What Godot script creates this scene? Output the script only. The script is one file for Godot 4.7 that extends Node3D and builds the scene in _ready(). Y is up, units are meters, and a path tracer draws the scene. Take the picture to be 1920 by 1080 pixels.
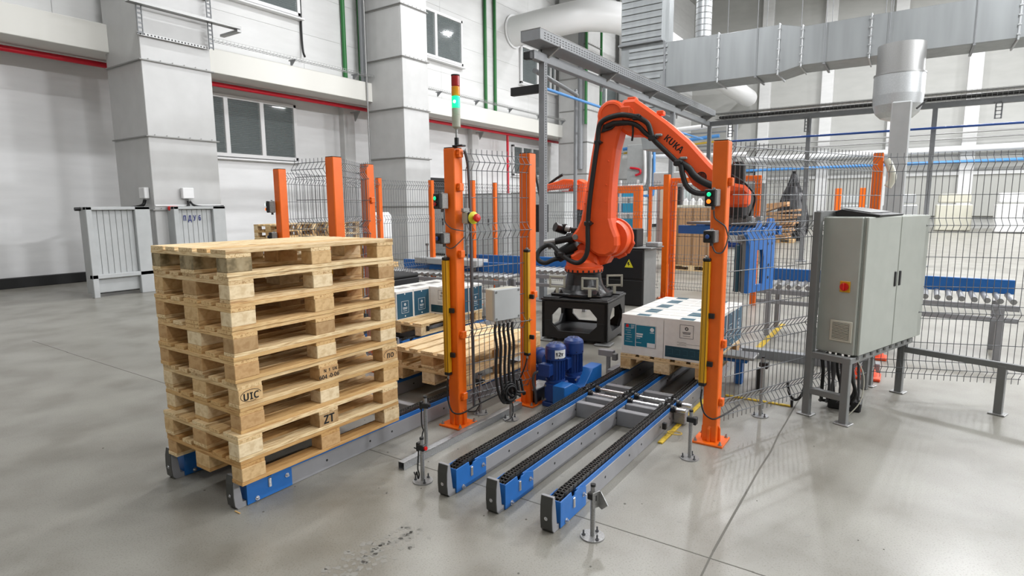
extends Node3D

# ---------- mesh collector: shapes with flat or smooth normals, committed as ONE mesh ----------
class Mb:
	var v := PackedVector3Array()
	var n := PackedVector3Array()
	var t := Transform3D()
	func tri(a: Vector3, b: Vector3, c: Vector3, na: Vector3, nb: Vector3, nc: Vector3) -> void:
		if (b - a).cross(c - a).dot(na + nb + nc) > 0.0:
			var s := b; b = c; c = s
			var k := nb; nb = nc; nc = k
		v.append(t * a); v.append(t * b); v.append(t * c)
		n.append((t.basis * na).normalized()); n.append((t.basis * nb).normalized()); n.append((t.basis * nc).normalized())
	func quad(a: Vector3, b: Vector3, c: Vector3, d: Vector3, nn: Vector3) -> void:
		tri(a, b, c, nn, nn, nn); tri(a, c, d, nn, nn, nn)
	func box(c: Vector3, s: Vector3, bev := 0.0) -> Mb:
		var h := s * 0.5
		bev = minf(bev, minf(h.x, minf(h.y, h.z)) * 0.9)
		var i := h - Vector3.ONE * bev
		for ax in 3:
			var u := (ax + 1) % 3
			var w := (ax + 2) % 3
			for sg in [-1.0, 1.0]:
				var nn := Vector3.ZERO
				nn[ax] = sg
				var p := []
				for k in [[-1, -1], [1, -1], [1, 1], [-1, 1]]:
					var q := Vector3.ZERO
					q[ax] = sg * h[ax]; q[u] = k[0] * i[u]; q[w] = k[1] * i[w]
					p.append(c + q)
				quad(p[0], p[1], p[2], p[3], nn)
			if bev > 0.0:
				for su in [-1.0, 1.0]:
					for sw in [-1.0, 1.0]:
						var e := []
						for k in [[0, -1], [0, 1], [1, 1], [1, -1]]:
							var q := Vector3.ZERO
							q[ax] = k[1] * i[ax]
							q[u] = su * (h[u] if k[0] == 0 else i[u])
							q[w] = sw * (i[w] if k[0] == 0 else h[w])
							e.append(c + q)
						var nn := Vector3.ZERO
						nn[u] = su; nn[w] = sw
						quad(e[0], e[1], e[2], e[3], nn.normalized())
		if bev > 0.0:
			for sx in [-1.0, 1.0]:
				for sy in [-1.0, 1.0]:
					for sz in [-1.0, 1.0]:
						var g := Vector3(sx, sy, sz)
						var nn := g.normalized()
						tri(c + g * Vector3(h.x, i.y, i.z), c + g * Vector3(i.x, h.y, i.z), c + g * Vector3(i.x, i.y, h.z), nn, nn, nn)
		return self
	func side(a: Vector3) -> Vector3:
		return (a.cross(Vector3.UP) if absf(a.normalized().y) < 0.9 else a.cross(Vector3.RIGHT)).normalized()
	func cyl(a: Vector3, b: Vector3, r: float, seg := 16, r2 := -1.0, caps := true) -> Mb:
		if r2 < 0.0: r2 = r
		var d := (b - a).normalized()
		var x := side(d)
		var y := d.cross(x)
		var sl := (r - r2) / maxf(a.distance_to(b), 1e-6)
		for k in seg:
			var f := TAU * k / seg
			var g := TAU * (k + 1) / seg
			var p := x * cos(f) + y * sin(f)
			var q := x * cos(g) + y * sin(g)
			var np := (p + d * sl).normalized()
			var nq := (q + d * sl).normalized()
			tri(a + p * r, a + q * r, b + q * r2, np, nq, nq)
			if r2 > 1e-5: tri(a + p * r, b + q * r2, b + p * r2, np, nq, np)
			if caps:
				tri(a, a + p * r, a + q * r, -d, -d, -d)
				if r2 > 1e-5: tri(b, b + p * r2, b + q * r2, d, d, d)
		return self
	func tube(pts: Array, r: float, seg := 8, smooth := true, sub := 5) -> Mb:
		var p: Array = pts
		if smooth and pts.size() > 2:
			p = []
			for k in pts.size() - 1:
				var p0: Vector3 = pts[maxi(k - 1, 0)]
				var p1: Vector3 = pts[k]
				var p2: Vector3 = pts[k + 1]
				var p3: Vector3 = pts[mini(k + 2, pts.size() - 1)]
				for s in sub:
					p.append(p1.cubic_interpolate(p2, p0, p3, float(s) / sub))
			p.append(pts[-1])
		var rings := []
		var x := Vector3.ZERO
		for k in p.size():
			var d: Vector3 = (p[mini(k + 1, p.size() - 1)] - p[maxi(k - 1, 0)]).normalized()
			if k == 0: x = side(d)
			else: x = (x - d * x.dot(d)).normalized()
			var y := d.cross(x)
			var ring := []
			for s in seg:
				ring.append(x * cos(TAU * s / seg) + y * sin(TAU * s / seg))
			rings.append(ring)
		for k in p.size() - 1:
			for s in seg:
				var e := (s + 1) % seg
				var a: Vector3 = rings[k][s]; var b: Vector3 = rings[k][e]; var c: Vector3 = rings[k + 1][e]; var d: Vector3 = rings[k + 1][s]
				tri(p[k] + a * r, p[k] + b * r, p[k + 1] + c * r, a, b, c)
				tri(p[k] + a * r, p[k + 1] + c * r, p[k + 1] + d * r, a, c, d)
		for s in seg:
			var e := (s + 1) % seg
			var d0: Vector3 = (p[0] - p[1]).normalized()
			var d1: Vector3 = (p[-1] - p[-2]).normalized()
			tri(p[0], p[0] + rings[0][s] * r, p[0] + rings[0][e] * r, d0, d0, d0)
			tri(p[-1], p[-1] + rings[-1][s] * r, p[-1] + rings[-1][e] * r, d1, d1, d1)
		return self
	func lathe(o: Vector3, axis: Vector3, prof: Array, seg := 24, from := 0.0, to := TAU) -> Mb:
		var d := axis.normalized()
		var x := side(d)
		var y := d.cross(x)
		for k in prof.size() - 1:
			var a: Vector2 = prof[k]
			var b: Vector2 = prof[k + 1]
			var e := b - a
			if e.length() < 1e-6: continue
			var nr := Vector2(e.y, -e.x).normalized()
			for s in seg:
				var f := from + (to - from) * s / seg
				var g := from + (to - from) * (s + 1) / seg
				var p := x * cos(f) + y * sin(f)
				var q := x * cos(g) + y * sin(g)
				var np := p * nr.x + d * nr.y
				var nq := q * nr.x + d * nr.y
				var A := o + p * a.x + d * a.y; var B := o + q * a.x + d * a.y
				var C := o + q * b.x + d * b.y; var D := o + p * b.x + d * b.y
				if a.x > 1e-5: tri(A, B, C, np, nq, nq)
				if b.x > 1e-5: tri(A, C, D, np, nq, np)
		return self
	# polygon in the local xy plane swept from z0 to z1, rims chamfered
	func prism(poly: PackedVector2Array, z0: float, z1: float, bev := 0.0) -> Mb:
		if Geometry2D.is_polygon_clockwise(poly):
			poly = poly.duplicate(); poly.reverse()
		var m := poly.size()
		var inner := poly
		if bev > 0.0:
			inner = PackedVector2Array()
			for k in m:
				var p := poly[(k + m - 1) % m]; var q := poly[k]; var r := poly[(k + 1) % m]
				var n1 := (q - p).normalized().orthogonal(); var n2 := (r - q).normalized().orthogonal()
				var mm := (n1 + n2).normalized()
				var s: float = bev / maxf(mm.dot(n1), 0.4)
				var c1 := q + mm * s; var c2 := q - mm * s
				inner.append(c1 if Geometry2D.is_point_in_polygon(q + mm * minf(s, 0.0008), poly) else c2)
		var idx := Geometry2D.triangulate_polygon(inner)
		if idx.is_empty():
			push_warning("prism rim dropped")
			bev = 0.0; inner = poly
			idx = Geometry2D.triangulate_polygon(inner)
		for zz in [[z0, -1.0], [z1, 1.0]]:
			var z: float = zz[0]
			var nn := Vector3(0, 0, zz[1])
			for k in range(0, idx.size(), 3):
				var a := inner[idx[k]]; var b := inner[idx[k + 1]]; var c := inner[idx[k + 2]]
				tri(Vector3(a.x, a.y, z), Vector3(b.x, b.y, z), Vector3(c.x, c.y, z), nn, nn, nn)
		var za := z0 + bev
		var zb := z1 - bev
		for k in m:
			var a := poly[k]; var b := poly[(k + 1) % m]
			var e := (b - a).normalized()
			var nn := Vector3(e.y, -e.x, 0)
			quad(Vector3(a.x, a.y, za), Vector3(b.x, b.y, za), Vector3(b.x, b.y, zb), Vector3(a.x, a.y, zb), nn)
			if bev > 0.0:
				var ia := inner[k]; var ib := inner[(k + 1) % m]
				quad(Vector3(a.x, a.y, za), Vector3(b.x, b.y, za), Vector3(ib.x, ib.y, z0), Vector3(ia.x, ia.y, z0), (nn + Vector3(0, 0, -1)).normalized())
				quad(Vector3(a.x, a.y, zb), Vector3(b.x, b.y, zb), Vector3(ib.x, ib.y, z1), Vector3(ia.x, ia.y, z1), (nn + Vector3(0, 0, 1)).normalized())
		return self
	func bolt(p: Vector3, d: Vector3, r: float, h: float) -> Mb:
		cyl(p, p + d * h * 0.25, r * 1.5, 12)
		cyl(p + d * h * 0.25, p + d * h * 0.8, r, 6)
		cyl(p + d * h * 0.8, p + d * h * 1.3, r * 0.55, 8)
		return self
	func mesh() -> ArrayMesh:
		var a := []
		a.resize(Mesh.ARRAY_MAX)
		a[Mesh.ARRAY_VERTEX] = v
		a[Mesh.ARRAY_NORMAL] = n
		var m := ArrayMesh.new()
		m.add_surface_from_arrays(Mesh.PRIMITIVE_TRIANGLES, a)
		return m

var M := {}
var used := {}
var rng := RandomNumberGenerator.new()

func numbered(called: String) -> String:
	var k: int = used.get(called, 0)
	used[called] = k + 1
	return called if k == 0 else "%s_%03d" % [called, k]

func thing(called: String, label: String, category: String, at := Vector3.ZERO, turn := 0.0, group := "") -> Node3D:
	var o := Node3D.new()
	o.name = numbered(called)
	add_child(o, true)
	o.position = at
	o.rotation.y = turn
	tag(o, label, category, group)
	return o

func tag(o: Node3D, label: String, category: String, group := "") -> void:
	o.set_meta("label", label)
	if category: o.set_meta("category", category)
	if group: o.set_meta("group", group)

func obj(called: String, mb, m, parent: Node3D, kind := "") -> MeshInstance3D:
	var o := MeshInstance3D.new()
	o.mesh = mb.mesh() if mb is Mb else mb
	o.material_override = null
	if o.mesh.get_surface_count() > 0 and o.mesh is ArrayMesh and mb is Mb: o.mesh.surface_set_material(0, m)
	else: o.material_override = m
	o.name = called
	o.cast_shadow = GeometryInstance3D.SHADOW_CASTING_SETTING_ON
	parent.add_child(o, true)
	if kind: o.set_meta("kind", kind)
	return o

func solo(called: String, mb, m, label: String, category: String, group := "") -> MeshInstance3D:
	var o := obj(numbered(called), mb, m, self)
	tag(o, label, category, group)
	return o

func struct(called: String, mb, m, label := "") -> MeshInstance3D:
	var o := obj(called, mb, m, self)
	o.set_meta("kind", "structure")
	if label: o.set_meta("label", label); o.set_meta("category", called.split("_")[0])
	return o

func copy_of(o: Node3D, at: Vector3, turn: float, label: String) -> Node3D:
	var c: Node3D = o.duplicate()
	c.name = numbered(String(o.name).trim_suffix("_001"))
	add_child(c, true)
	c.position = at
	c.rotation.y = turn
	c.set_meta("label", label)
	return c

func V(x: float, y: float, z: float) -> Vector3:
	return Vector3(x, y, z)

func bx(c: Vector3, s: Vector3, bev := 0.0) -> Mb:
	return Mb.new().box(c, s, bev)

func pv(a: Array) -> PackedVector2Array:
	var p := PackedVector2Array()
	for k in range(0, a.size(), 2): p.append(Vector2(a[k], a[k + 1]))
	return p

func noise_tex(freq: float, seed_: int, ramp: Array, type := FastNoiseLite.TYPE_SIMPLEX_SMOOTH, oct := 4, size := 512, normal := false) -> NoiseTexture2D:
	var f := FastNoiseLite.new()
	f.seed = seed_; f.frequency = freq; f.noise_type = type; f.fractal_octaves = oct
	var x := NoiseTexture2D.new()
	x.width = size; x.height = size; x.seamless = true; x.noise = f; x.as_normal_map = normal
	if ramp.size() > 0:
		var g := Gradient.new()
		g.offsets = PackedFloat32Array(); g.colors = PackedColorArray()
		var off := PackedFloat32Array(); var col := PackedColorArray()
		for e in ramp:
			off.append(e[0]); col.append(e[1])
		g.offsets = off; g.colors = col
		x.color_ramp = g
	return x

func paint(c: Color, rough := 0.5, metal := 0.0, tex: Texture2D = null, scale := Vector3.ONE, bump: Texture2D = null, bump_cm := 0.1) -> StandardMaterial3D:
	var m := StandardMaterial3D.new()
	m.albedo_color = c
	m.roughness = rough
	m.metallic = metal
	if tex:
		m.albedo_texture = tex
		m.uv1_triplanar = true
		m.uv1_scale = scale
	if bump:
		m.heightmap_enabled = true
		m.heightmap_texture = bump
		m.heightmap_scale = bump_cm
	return m

func glow(c: Color, e: float) -> StandardMaterial3D:
	var m := paint(c, 0.3)
	m.emission_enabled = true
	m.emission = c
	m.emission_energy_multiplier = e
	return m

func text_mesh(s: String, h: float, depth := 0.002, bold := true) -> TextMesh:
	var x := TextMesh.new()
	var f := SystemFont.new()
	f.font_names = PackedStringArray(["Droid Sans"])
	f.font_weight = 700 if bold else 400
	x.font = f
	x.text = s
	x.font_size = 64
	x.pixel_size = h / 46.0
	x.depth = depth
	return x

func lettering(called: String, s: String, h: float, m: Material, parent: Node3D, at: Vector3, basis: Basis, bold := true) -> MeshInstance3D:
	var o := obj(called, text_mesh(s, h, 0.0016, bold), m, parent)
	o.transform = Transform3D(basis, at)
	return o

func materials() -> void:
	var g := func(a: float) -> Color: return Color(a, a, a)
	var soft := noise_tex(0.012, 3, [[0.0, g.call(0.955)], [1.0, g.call(1.0)]])
	var fine := noise_tex(0.05, 4, [[0.0, g.call(0.8)], [1.0, g.call(1.0)]])
	var streak := noise_tex(0.02, 9, [[0.0, g.call(0.72)], [0.5, g.call(0.9)], [1.0, g.call(1.0)]])
	var band := noise_tex(0.012, 10, [[0.0, g.call(0.88)], [0.5, g.call(0.95)], [1.0, g.call(1.0)]], FastNoiseLite.TYPE_SIMPLEX_SMOOTH, 3)
	var spangle := noise_tex(0.06, 12, [[0.0, g.call(0.9)], [1.0, g.call(1.0)]], FastNoiseLite.TYPE_CELLULAR, 2)
	var concrete := noise_tex(0.006, 21, [[0.15, Color(0.86, 0.85, 0.83)], [0.5, Color(0.95, 0.945, 0.935)], [0.85, Color(1, 1, 0.99)]], FastNoiseLite.TYPE_SIMPLEX_SMOOTH, 6, 1024)
	var grit := noise_tex(0.09, 22, [[0.0, Color(0.78, 0.77, 0.75)], [0.35, Color(0.97, 0.97, 0.97)], [1.0, Color(1, 1, 1)]], FastNoiseLite.TYPE_SIMPLEX_SMOOTH, 3, 1024)
	var gloss := noise_tex(0.01, 23, [[0.0, g.call(0.74)], [1.0, g.call(0.92)]], FastNoiseLite.TYPE_SIMPLEX_SMOOTH, 2)
	var fl := paint(Color(0.588, 0.58, 0.552), 0.62, 0.0, concrete, V(0.21, 0.21, 0.21))
	fl.uv1_world_triplanar = true
	fl.roughness = 0.43
	fl.roughness_texture = gloss
	fl.roughness_texture_channel = BaseMaterial3D.TEXTURE_CHANNEL_RED
	fl.detail_enabled = true
	fl.detail_albedo = grit
	fl.detail_blend_mode = BaseMaterial3D.BLEND_MODE_MUL
	fl.detail_uv_layer = BaseMaterial3D.DETAIL_UV_2
	fl.uv2_triplanar = true
	fl.uv2_world_triplanar = true
	fl.uv2_scale = V(0.9, 0.9, 0.9)
	M.floor = fl
	M.wall = paint(Color(0.825, 0.825, 0.82), 0.45, 0.0, soft, V(0.1, 0.5, 0.1))
	M.wall_low_lit = paint(Color(0.90, 0.90, 0.90), 0.45, 0.0, soft, V(0.1, 0.5, 0.1))  # lower wall: strong light falling there is painted into the paler colour
	M.wall_far = paint(Color(0.68, 0.68, 0.665), 0.6, 0.0, soft, V(0.1, 0.3, 0.1))
	M.wall_grey = paint(Color(0.56, 0.56, 0.55), 0.7)
	M.beam = paint(Color(0.83, 0.825, 0.80), 0.6)
	M.clad = paint(Color(0.745, 0.745, 0.74), 0.35, 0.0, soft, V(0.3, 0.3, 0.3))
	M.seam = paint(Color(0.55, 0.55, 0.54), 0.5)
	M.crack = paint(Color(0.40, 0.39, 0.365), 0.9)
	M.frame_white = paint(Color(0.88, 0.88, 0.88), 0.4)
	M.dark = paint(Color(0.12, 0.12, 0.12), 0.7)
	M.blind = paint(Color(0.24, 0.24, 0.24), 0.6)
	M.guard_dark = paint(Color(0.27, 0.27, 0.26), 0.45, 0.3)
	M.black = paint(Color(0.075, 0.075, 0.08), 0.5)
	M.black_gloss = paint(Color(0.10, 0.10, 0.105), 0.28)
	M.rubber = paint(Color(0.055, 0.055, 0.055), 0.55)
	M.grey_cable = paint(Color(0.30, 0.30, 0.31), 0.5)
	M.orange = paint(Color(0.93, 0.415, 0.045), 0.42, 0.0, soft, V(1.3, 1.3, 1.3))
	M.robot = paint(Color(0.93, 0.335, 0.095), 0.48, 0.0, soft, V(0.8, 0.8, 0.8))
	M.yellow = paint(Color(0.80, 0.585, 0.07), 0.42)
	M.yellow_tape = paint(Color(0.86, 0.72, 0.16), 0.6, 0.0, streak, V(2, 2, 2))
	M.blue = paint(Color(0.11, 0.40, 0.69), 0.4, 0.0, soft, V(1.5, 1.5, 1.5))
	M.blue_motor = paint(Color(0.10, 0.235, 0.49), 0.38, 0.0, soft, V(3, 3, 3))
	M.blue_deep = paint(Color(0.10, 0.27, 0.55), 0.4)
	M.steel_paint = paint(Color(0.56, 0.56, 0.57), 0.42, 0.0, soft, V(1.1, 1.1, 1.1))
	M.post_grey = paint(Color(0.50, 0.51, 0.52), 0.45, 0.0, soft, V(1, 1, 1))
	M.stand_grey = paint(Color(0.46, 0.465, 0.46), 0.45, 0.0, soft, V(1, 1, 1))
	M.cab_grey = paint(Color(0.655, 0.67, 0.64), 0.42, 0.0, soft, V(0.7, 0.7, 0.7))
	M.cab_far = paint(Color(0.70, 0.71, 0.71), 0.5, 0.0, soft, V(0.6, 0.6, 0.6))
	M.galv = paint(Color(0.74, 0.75, 0.755), 0.38, 0.65, spangle, V(1.2, 1.2, 1.2))
	M.galv_duct = paint(Color(0.605, 0.62, 0.625), 0.45, 0.5, band, V(0.4, 0.05, 0.4))
	M.zinc = paint(Color(0.66, 0.66, 0.655), 0.4, 0.6, fine, V(3, 3, 3))
	M.chrome = paint(Color(0.82, 0.82, 0.83), 0.2, 0.9)
	M.alu = paint(Color(0.72, 0.725, 0.73), 0.38, 0.7, streak, V(2, 12, 12))
	M.wire = paint(Color(0.44, 0.45, 0.46), 0.45, 0.4)
	M.chain = paint(Color(0.14, 0.135, 0.13), 0.42, 0.5)
	M.link = paint(Color(0.32, 0.315, 0.30), 0.38, 0.7)
	M.carton = paint(Color(0.90, 0.895, 0.875), 0.6, 0.0, soft, V(2, 2, 2))
	M.teal = paint(Color(0.10, 0.30, 0.39), 0.5)
	M.teal_label = paint(Color(0.08, 0.44, 0.53), 0.45)
	M.teal_dark = paint(Color(0.10, 0.255, 0.31), 0.5)
	M.teal_line = paint(Color(0.18, 0.36, 0.42), 0.5)
	M.print_white = paint(Color(0.86, 0.87, 0.87), 0.5)
	M.print_dark = paint(Color(0.20, 0.20, 0.20), 0.6)
	M.print_grey = paint(Color(0.52, 0.51, 0.49), 0.6)
	M.card = paint(Color(0.68, 0.53, 0.38), 0.75, 0.0, soft, V(1, 1, 1))
	M.card_dark = paint(Color(0.50, 0.38, 0.26), 0.75)
	M.ink = paint(Color(0.05, 0.05, 0.05), 0.8)
	M.navy = paint(Color(0.08, 0.13, 0.42), 0.6)
	M.red = paint(Color(0.80, 0.10, 0.08), 0.4)
	M.red_pipe = paint(Color(0.80, 0.08, 0.17), 0.38)
	M.green_pipe = paint(Color(0.13, 0.42, 0.19), 0.45)
	M.blue_pipe = paint(Color(0.30, 0.55, 0.80), 0.4)
	M.yellow_pipe = paint(Color(0.80, 0.66, 0.20), 0.4)
	M.white_pipe = paint(Color(0.90, 0.90, 0.90), 0.35)
	M.lime = paint(Color(0.82, 0.80, 0.15), 0.45)
	M.cone = paint(Color(0.92, 0.31, 0.14), 0.5)
	M.beige = paint(Color(0.66, 0.655, 0.60), 0.5)
	M.cream = paint(Color(0.76, 0.75, 0.69), 0.5)
	M.sky_crate = paint(Color(0.16, 0.62, 0.78), 0.5)
	M.film = paint(Color(0.06, 0.06, 0.075), 0.35)
	M.pedestal = paint(Color(0.065, 0.065, 0.07), 0.42, 0.0, soft, V(1, 1, 1))
	M.glow_green = glow(Color(0.06, 0.80, 0.55), 1.1)
	M.glow_white = glow(Color(0.85, 1.0, 0.95), 4.0)
	M.glow_orange = glow(Color(1.0, 0.42, 0.10), 2.2)
	M.lamp_red = paint(Color(0.62, 0.07, 0.08), 0.2)
	M.lamp_amber = paint(Color(0.88, 0.52, 0.06), 0.2)
	var gl := StandardMaterial3D.new()
	gl.albedo_color = Color(0.75, 0.8, 0.8, 0.12)
	gl.transparency = BaseMaterial3D.TRANSPARENCY_ALPHA
	gl.roughness = 0.04
	gl.metallic_specular = 0.25
	M.glass = gl
	# wood: noise stretched along the board; every variant has its own tone and its own place in the noise
	var grain_a := noise_tex(0.012, 31, [[0.2, Color(0.86, 0.79, 0.70)], [0.45, Color(0.96, 0.93, 0.87)], [0.62, Color(1.0, 0.98, 0.95)], [0.85, Color(0.92, 0.87, 0.79)]], FastNoiseLite.TYPE_SIMPLEX_SMOOTH, 5, 512)
	var grain_b := noise_tex(0.016, 32, [[0.15, Color(0.76, 0.66, 0.55)], [0.35, Color(0.95, 0.90, 0.82)], [0.6, Color(1, 0.98, 0.94)], [0.8, Color(0.90, 0.83, 0.74)]], FastNoiseLite.TYPE_SIMPLEX_SMOOTH, 5, 512)
	var pale_grain := noise_tex(0.014, 33, [[0.2, Color(0.91, 0.87, 0.81)], [0.6, Color(1, 0.99, 0.97)], [0.9, Color(0.95, 0.92, 0.87)]], FastNoiseLite.TYPE_SIMPLEX_SMOOTH, 3, 512)
	var tones := [Color(0.87, 0.78, 0.62), Color(0.85, 0.74, 0.56), Color(0.82, 0.69, 0.49), Color(0.90, 0.83, 0.69), Color(0.79, 0.66, 0.46), Color(0.84, 0.76, 0.62), Color(0.77, 0.62, 0.41), Color(0.73, 0.65, 0.53)]
	M.wood = []
	for k in tones.size():
		var w := paint(tones[k], 0.72, 0.0, grain_a if k % 2 == 0 else grain_b, V(0.55, 5.5, 5.5))
		w.uv1_offset = V(0.137 * k, 0.31 * k, 0.21 * k)
		M.wood.append(w)
	M.block = []
	var bt := [Color(0.88, 0.80, 0.66), Color(0.82, 0.70, 0.52), Color(0.76, 0.62, 0.44), Color(0.90, 0.83, 0.70), Color(0.70, 0.58, 0.42)]
	for k in bt.size():
		var w := paint(bt[k], 0.78, 0.0, pale_grain, V(2.2, 2.6, 2.2))
		w.uv1_offset = V(0.3 * k, 0.17 * k, 0.4 * k)
		M.block.append(w)
	M.block_stained = paint(Color(0.66, 0.60, 0.48), 0.8, 0.0, noise_tex(0.012, 34, [[0.2, Color(0.66, 0.64, 0.58)], [0.6, Color(0.93, 0.91, 0.87)], [1.0, Color(1, 1, 1)]], FastNoiseLite.TYPE_SIMPLEX_SMOOTH, 3), V(2, 2, 2))

func _ready() -> void:
	rng.seed = 7
	# ----- camera (phone lens at 1.68 m, 26 mm equivalent) -----
	var cam := Camera3D.new()
	cam.name = "camera"
	add_child(cam)
	cam.fov = rad_to_deg(2.0 * atan(540.0 / 1097.49))
	cam.transform = Transform3D(Basis(Vector3.UP, deg_to_rad(33.9034)) * Basis(Vector3.RIGHT, deg_to_rad(-8.0201)) * Basis(Vector3.BACK, deg_to_rad(-0.4489)), V(0, 1.6841, 0))
	cam.near = 0.05
	cam.far = 200.0
	cam.current = true
	# ----- environment -----
	var we := WorldEnvironment.new()
	we.name = "environment"
	var env := Environment.new()
	env.background_mode = Environment.BG_SKY
	var sky := Sky.new()
	var sm := ProceduralSkyMaterial.new()
	sm.sky_top_color = Color(0.55, 0.65, 0.8)
	sm.sky_horizon_color = Color(0.8, 0.82, 0.85)
	sm.ground_horizon_color = Color(0.6, 0.6, 0.6)
	sm.ground_bottom_color = Color(0.4, 0.4, 0.4)
	sky.sky_material = sm
	env.sky = sky
	env.tonemap_mode = Environment.TONE_MAPPER_LINEAR
	env.tonemap_exposure = 1.06
	env.sdfgi_enabled = true
	env.ssao_enabled = true
	env.ssil_enabled = true
	we.environment = env
	add_child(we)
	materials()
	# ----- lamps of the hall: unseen rows of long LED fittings, some added as fill -----
	lamps()
	# ----- building -----
	hall()
	left_wall()
	overhead()
	# ----- line of machines -----
	conveyors()
	pallets()
	guard_posts()
	fences()
	robot()
	drives()
	cartons()
	right_cabinet()
	floor_fittings()
	background()
	small_parts()
	setting_labels()

func lamps() -> void:
	var e_lamp := 62.0
	var body := Mb.new()
	body.box(V(0, 0.05, 0), V(0.34, 0.09, 1.64), 0.02)
	body.cyl(V(0, 0.09, 0.5), V(0, 0.9, 0.5), 0.012, 6)
	body.cyl(V(0, 0.09, -0.5), V(0, 0.9, -0.5), 0.012, 6)
	var face := bx(V(0, -0.004, 0), V(0.28, 0.01, 1.56), 0.003)
	var gm := glow(Color(0.985, 0.99, 1.0), 6.0)
	# overhead rows; right wall floods, leftmost row and lamps behind the camera are added fill
	for row in [[-5.0, 9.4, 0.42, 0.0], [2.5, 9.4, 0.42, 0.0], [9.0, 9.4, 0.36, 0.0], [15.9, 9.0, 0.9, 1.15], [-10.5, 9.8, 0.30, 0.0]]:
		for z: float in [2.0, -5.0, -12.0, -19.0, -29.0, -39.0]:
			if row[0] < -9.0 and z < -25.0: continue
			var l := thing("ceiling_lamp", "long white LED fitting in unseen rows over the hall and on its right wall, partly added as fill", "lamp", V(row[0], row[1] if z > -20.0 or row[0] > 8.0 else 15.6, z), 0.0, "hall lamps")
			l.rotation.z = -row[3]
			obj("housing", body, M.frame_white, l)
			if row[3] == 0.0 and l.position.y < 15.0:
				for e in [-0.5, 0.5]: obj("hanger", Mb.new().cyl(V(0, 0.9, e), V(0, 7.6, e), 0.008, 6), M.post_grey, l)
			obj("lamp_panel", face, gm, l)
			var a := AreaLight3D.new()
			a.name = "lamp_light"
			a.area_size = Vector2(0.28, 1.56)
			a.light_energy = e_lamp * row[2] * (1.5 if z < -10.0 and row[0] > 2.0 else (1.25 if row[0] < -9.0 and z > 0.0 else 1.0)) * (0.4 if z > 0.0 else (0.75 if z > -10.0 else (1.3 if z > -20.0 else (3.6 if row[0] < 8.0 else 1.5))))
			a.light_color = Color(0.985, 0.99, 1.0)
			a.area_range = 80.0
			a.area_attenuation = 2.0
			a.shadow_enabled = true
			a.rotation.x = -PI / 2
			a.position = V(0, -0.03, 0)
			l.add_child(a)

func hall() -> void:
	var fl := struct("floor", bx(V(0.2, -0.15, -20.5), V(33.4, 0.3, 56.0)), M.floor)
	var c := Mb.new()
	var px := -0.655
	var z := 6.0
	while z > -40.0:
		var nx: float = -0.668 + rng.randf_range(-0.006, 0.006)
		var d := V(nx - px, 0, -0.35)
		c.t = Transform3D(Basis.looking_at(d, Vector3.UP), V((px + nx) / 2, 0.0004, z - 0.175))
		c.box(Vector3.ZERO, V(0.008 + rng.randf() * 0.004, 0.0012, 0.355))
		px = nx
		z -= 0.35
	obj("joint", c, M.crack, fl)
	var c2 := Mb.new()
	for k in 34:
		c2.box(V(-9.0 + k * 0.55, 0.0004, -2.68 + rng.randf_range(-0.004, 0.004)), V(0.56, 0.0012, 0.006))
	obj("joint", c2, M.crack, fl)
	var sp := Mb.new()
	for k in 70:
		var x := rng.randf_range(-5.0, 2.0)
		var zz := rng.randf_range(-4.5, -1.6)
		var r := rng.randf_range(0.003, 0.009)
		sp.cyl(V(x, 0.0, zz), V(x, 0.0015, zz), r, 7)
	var sm := Mb.new()
	for k in 150:
		var q := Vector2(-2.07, -1.60).lerp(Vector2(-2.06, -2.10), rng.randf()) + Vector2(rng.randfn(0.0, 0.055), rng.randfn(0.0, 0.03))
		if k % 5 == 0: q = Vector2(rng.randf_range(-3.2, 0.6), rng.randf_range(-3.4, -1.5))
		var pl := PackedVector2Array()
		var r0 := rng.randf_range(0.006, 0.02)
		for j in 9: pl.append(Vector2.from_angle(TAU * j / 9) * r0 * rng.randf_range(0.6, 1.3))
		sm.t = Transform3D(Basis(Vector3.RIGHT, PI / 2), V(q.x, 0.0006, q.y))
		sm.prism(pl, 0.0, 0.0004)
	obj("smudge", sm, paint(Color(0.535, 0.527, 0.50), 0.55), fl, "stuff")
	obj("crumb", sp, M.crack, fl, "stuff")
	struct("ceiling", bx(V(0.2, 17.15, -20.5), V(33.4, 0.3, 56.0)), M.wall_far)
	struct("wall_back", bx(V(0.2, 8.5, -48.25), V(33.4, 17.0, 0.5)), M.wall_far)
	struct("wall_right", bx(V(16.6, 8.5, -20.5), V(0.5, 17.0, 56.0)), M.wall_far)
	struct("wall_front", bx(V(0.2, 8.5, 7.3), V(33.4, 17.0, 0.5)), M.wall_far)
	# back wall: pilasters, dado panel band, door opening
	var n := 0
	for x in [-9.4, -5.3, -1.2, 2.9, 7.0]:
		n += 1
		struct("trim_%d" % (20 + n), bx(V(x, 8.5, -47.8), V(0.75, 17.0, 0.4), 0.02), M.wall)
	struct("trim_30", bx(V(0.2, 2.1, -47.85), V(32.4, 2.6, 0.2)), paint(Color(0.64, 0.64, 0.62), 0.6))
	struct("trim_31", bx(V(0.2, 3.5, -47.8), V(32.4, 0.2, 0.3)), M.wall)
	var d := struct("door_1", bx(V(-11.2, 2.0, -47.9), V(2.6, 4.0, 0.1), 0.01), M.cab_far)
	var df := Mb.new()
	df.box(V(-12.6, 2.1, -47.85), V(0.2, 4.2, 0.3)).box(V(-9.8, 2.1, -47.85), V(0.2, 4.2, 0.3)).box(V(-11.2, 4.2, -47.85), V(3.0, 0.2, 0.3))
	obj("door_frame", df, M.dark, d)

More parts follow.
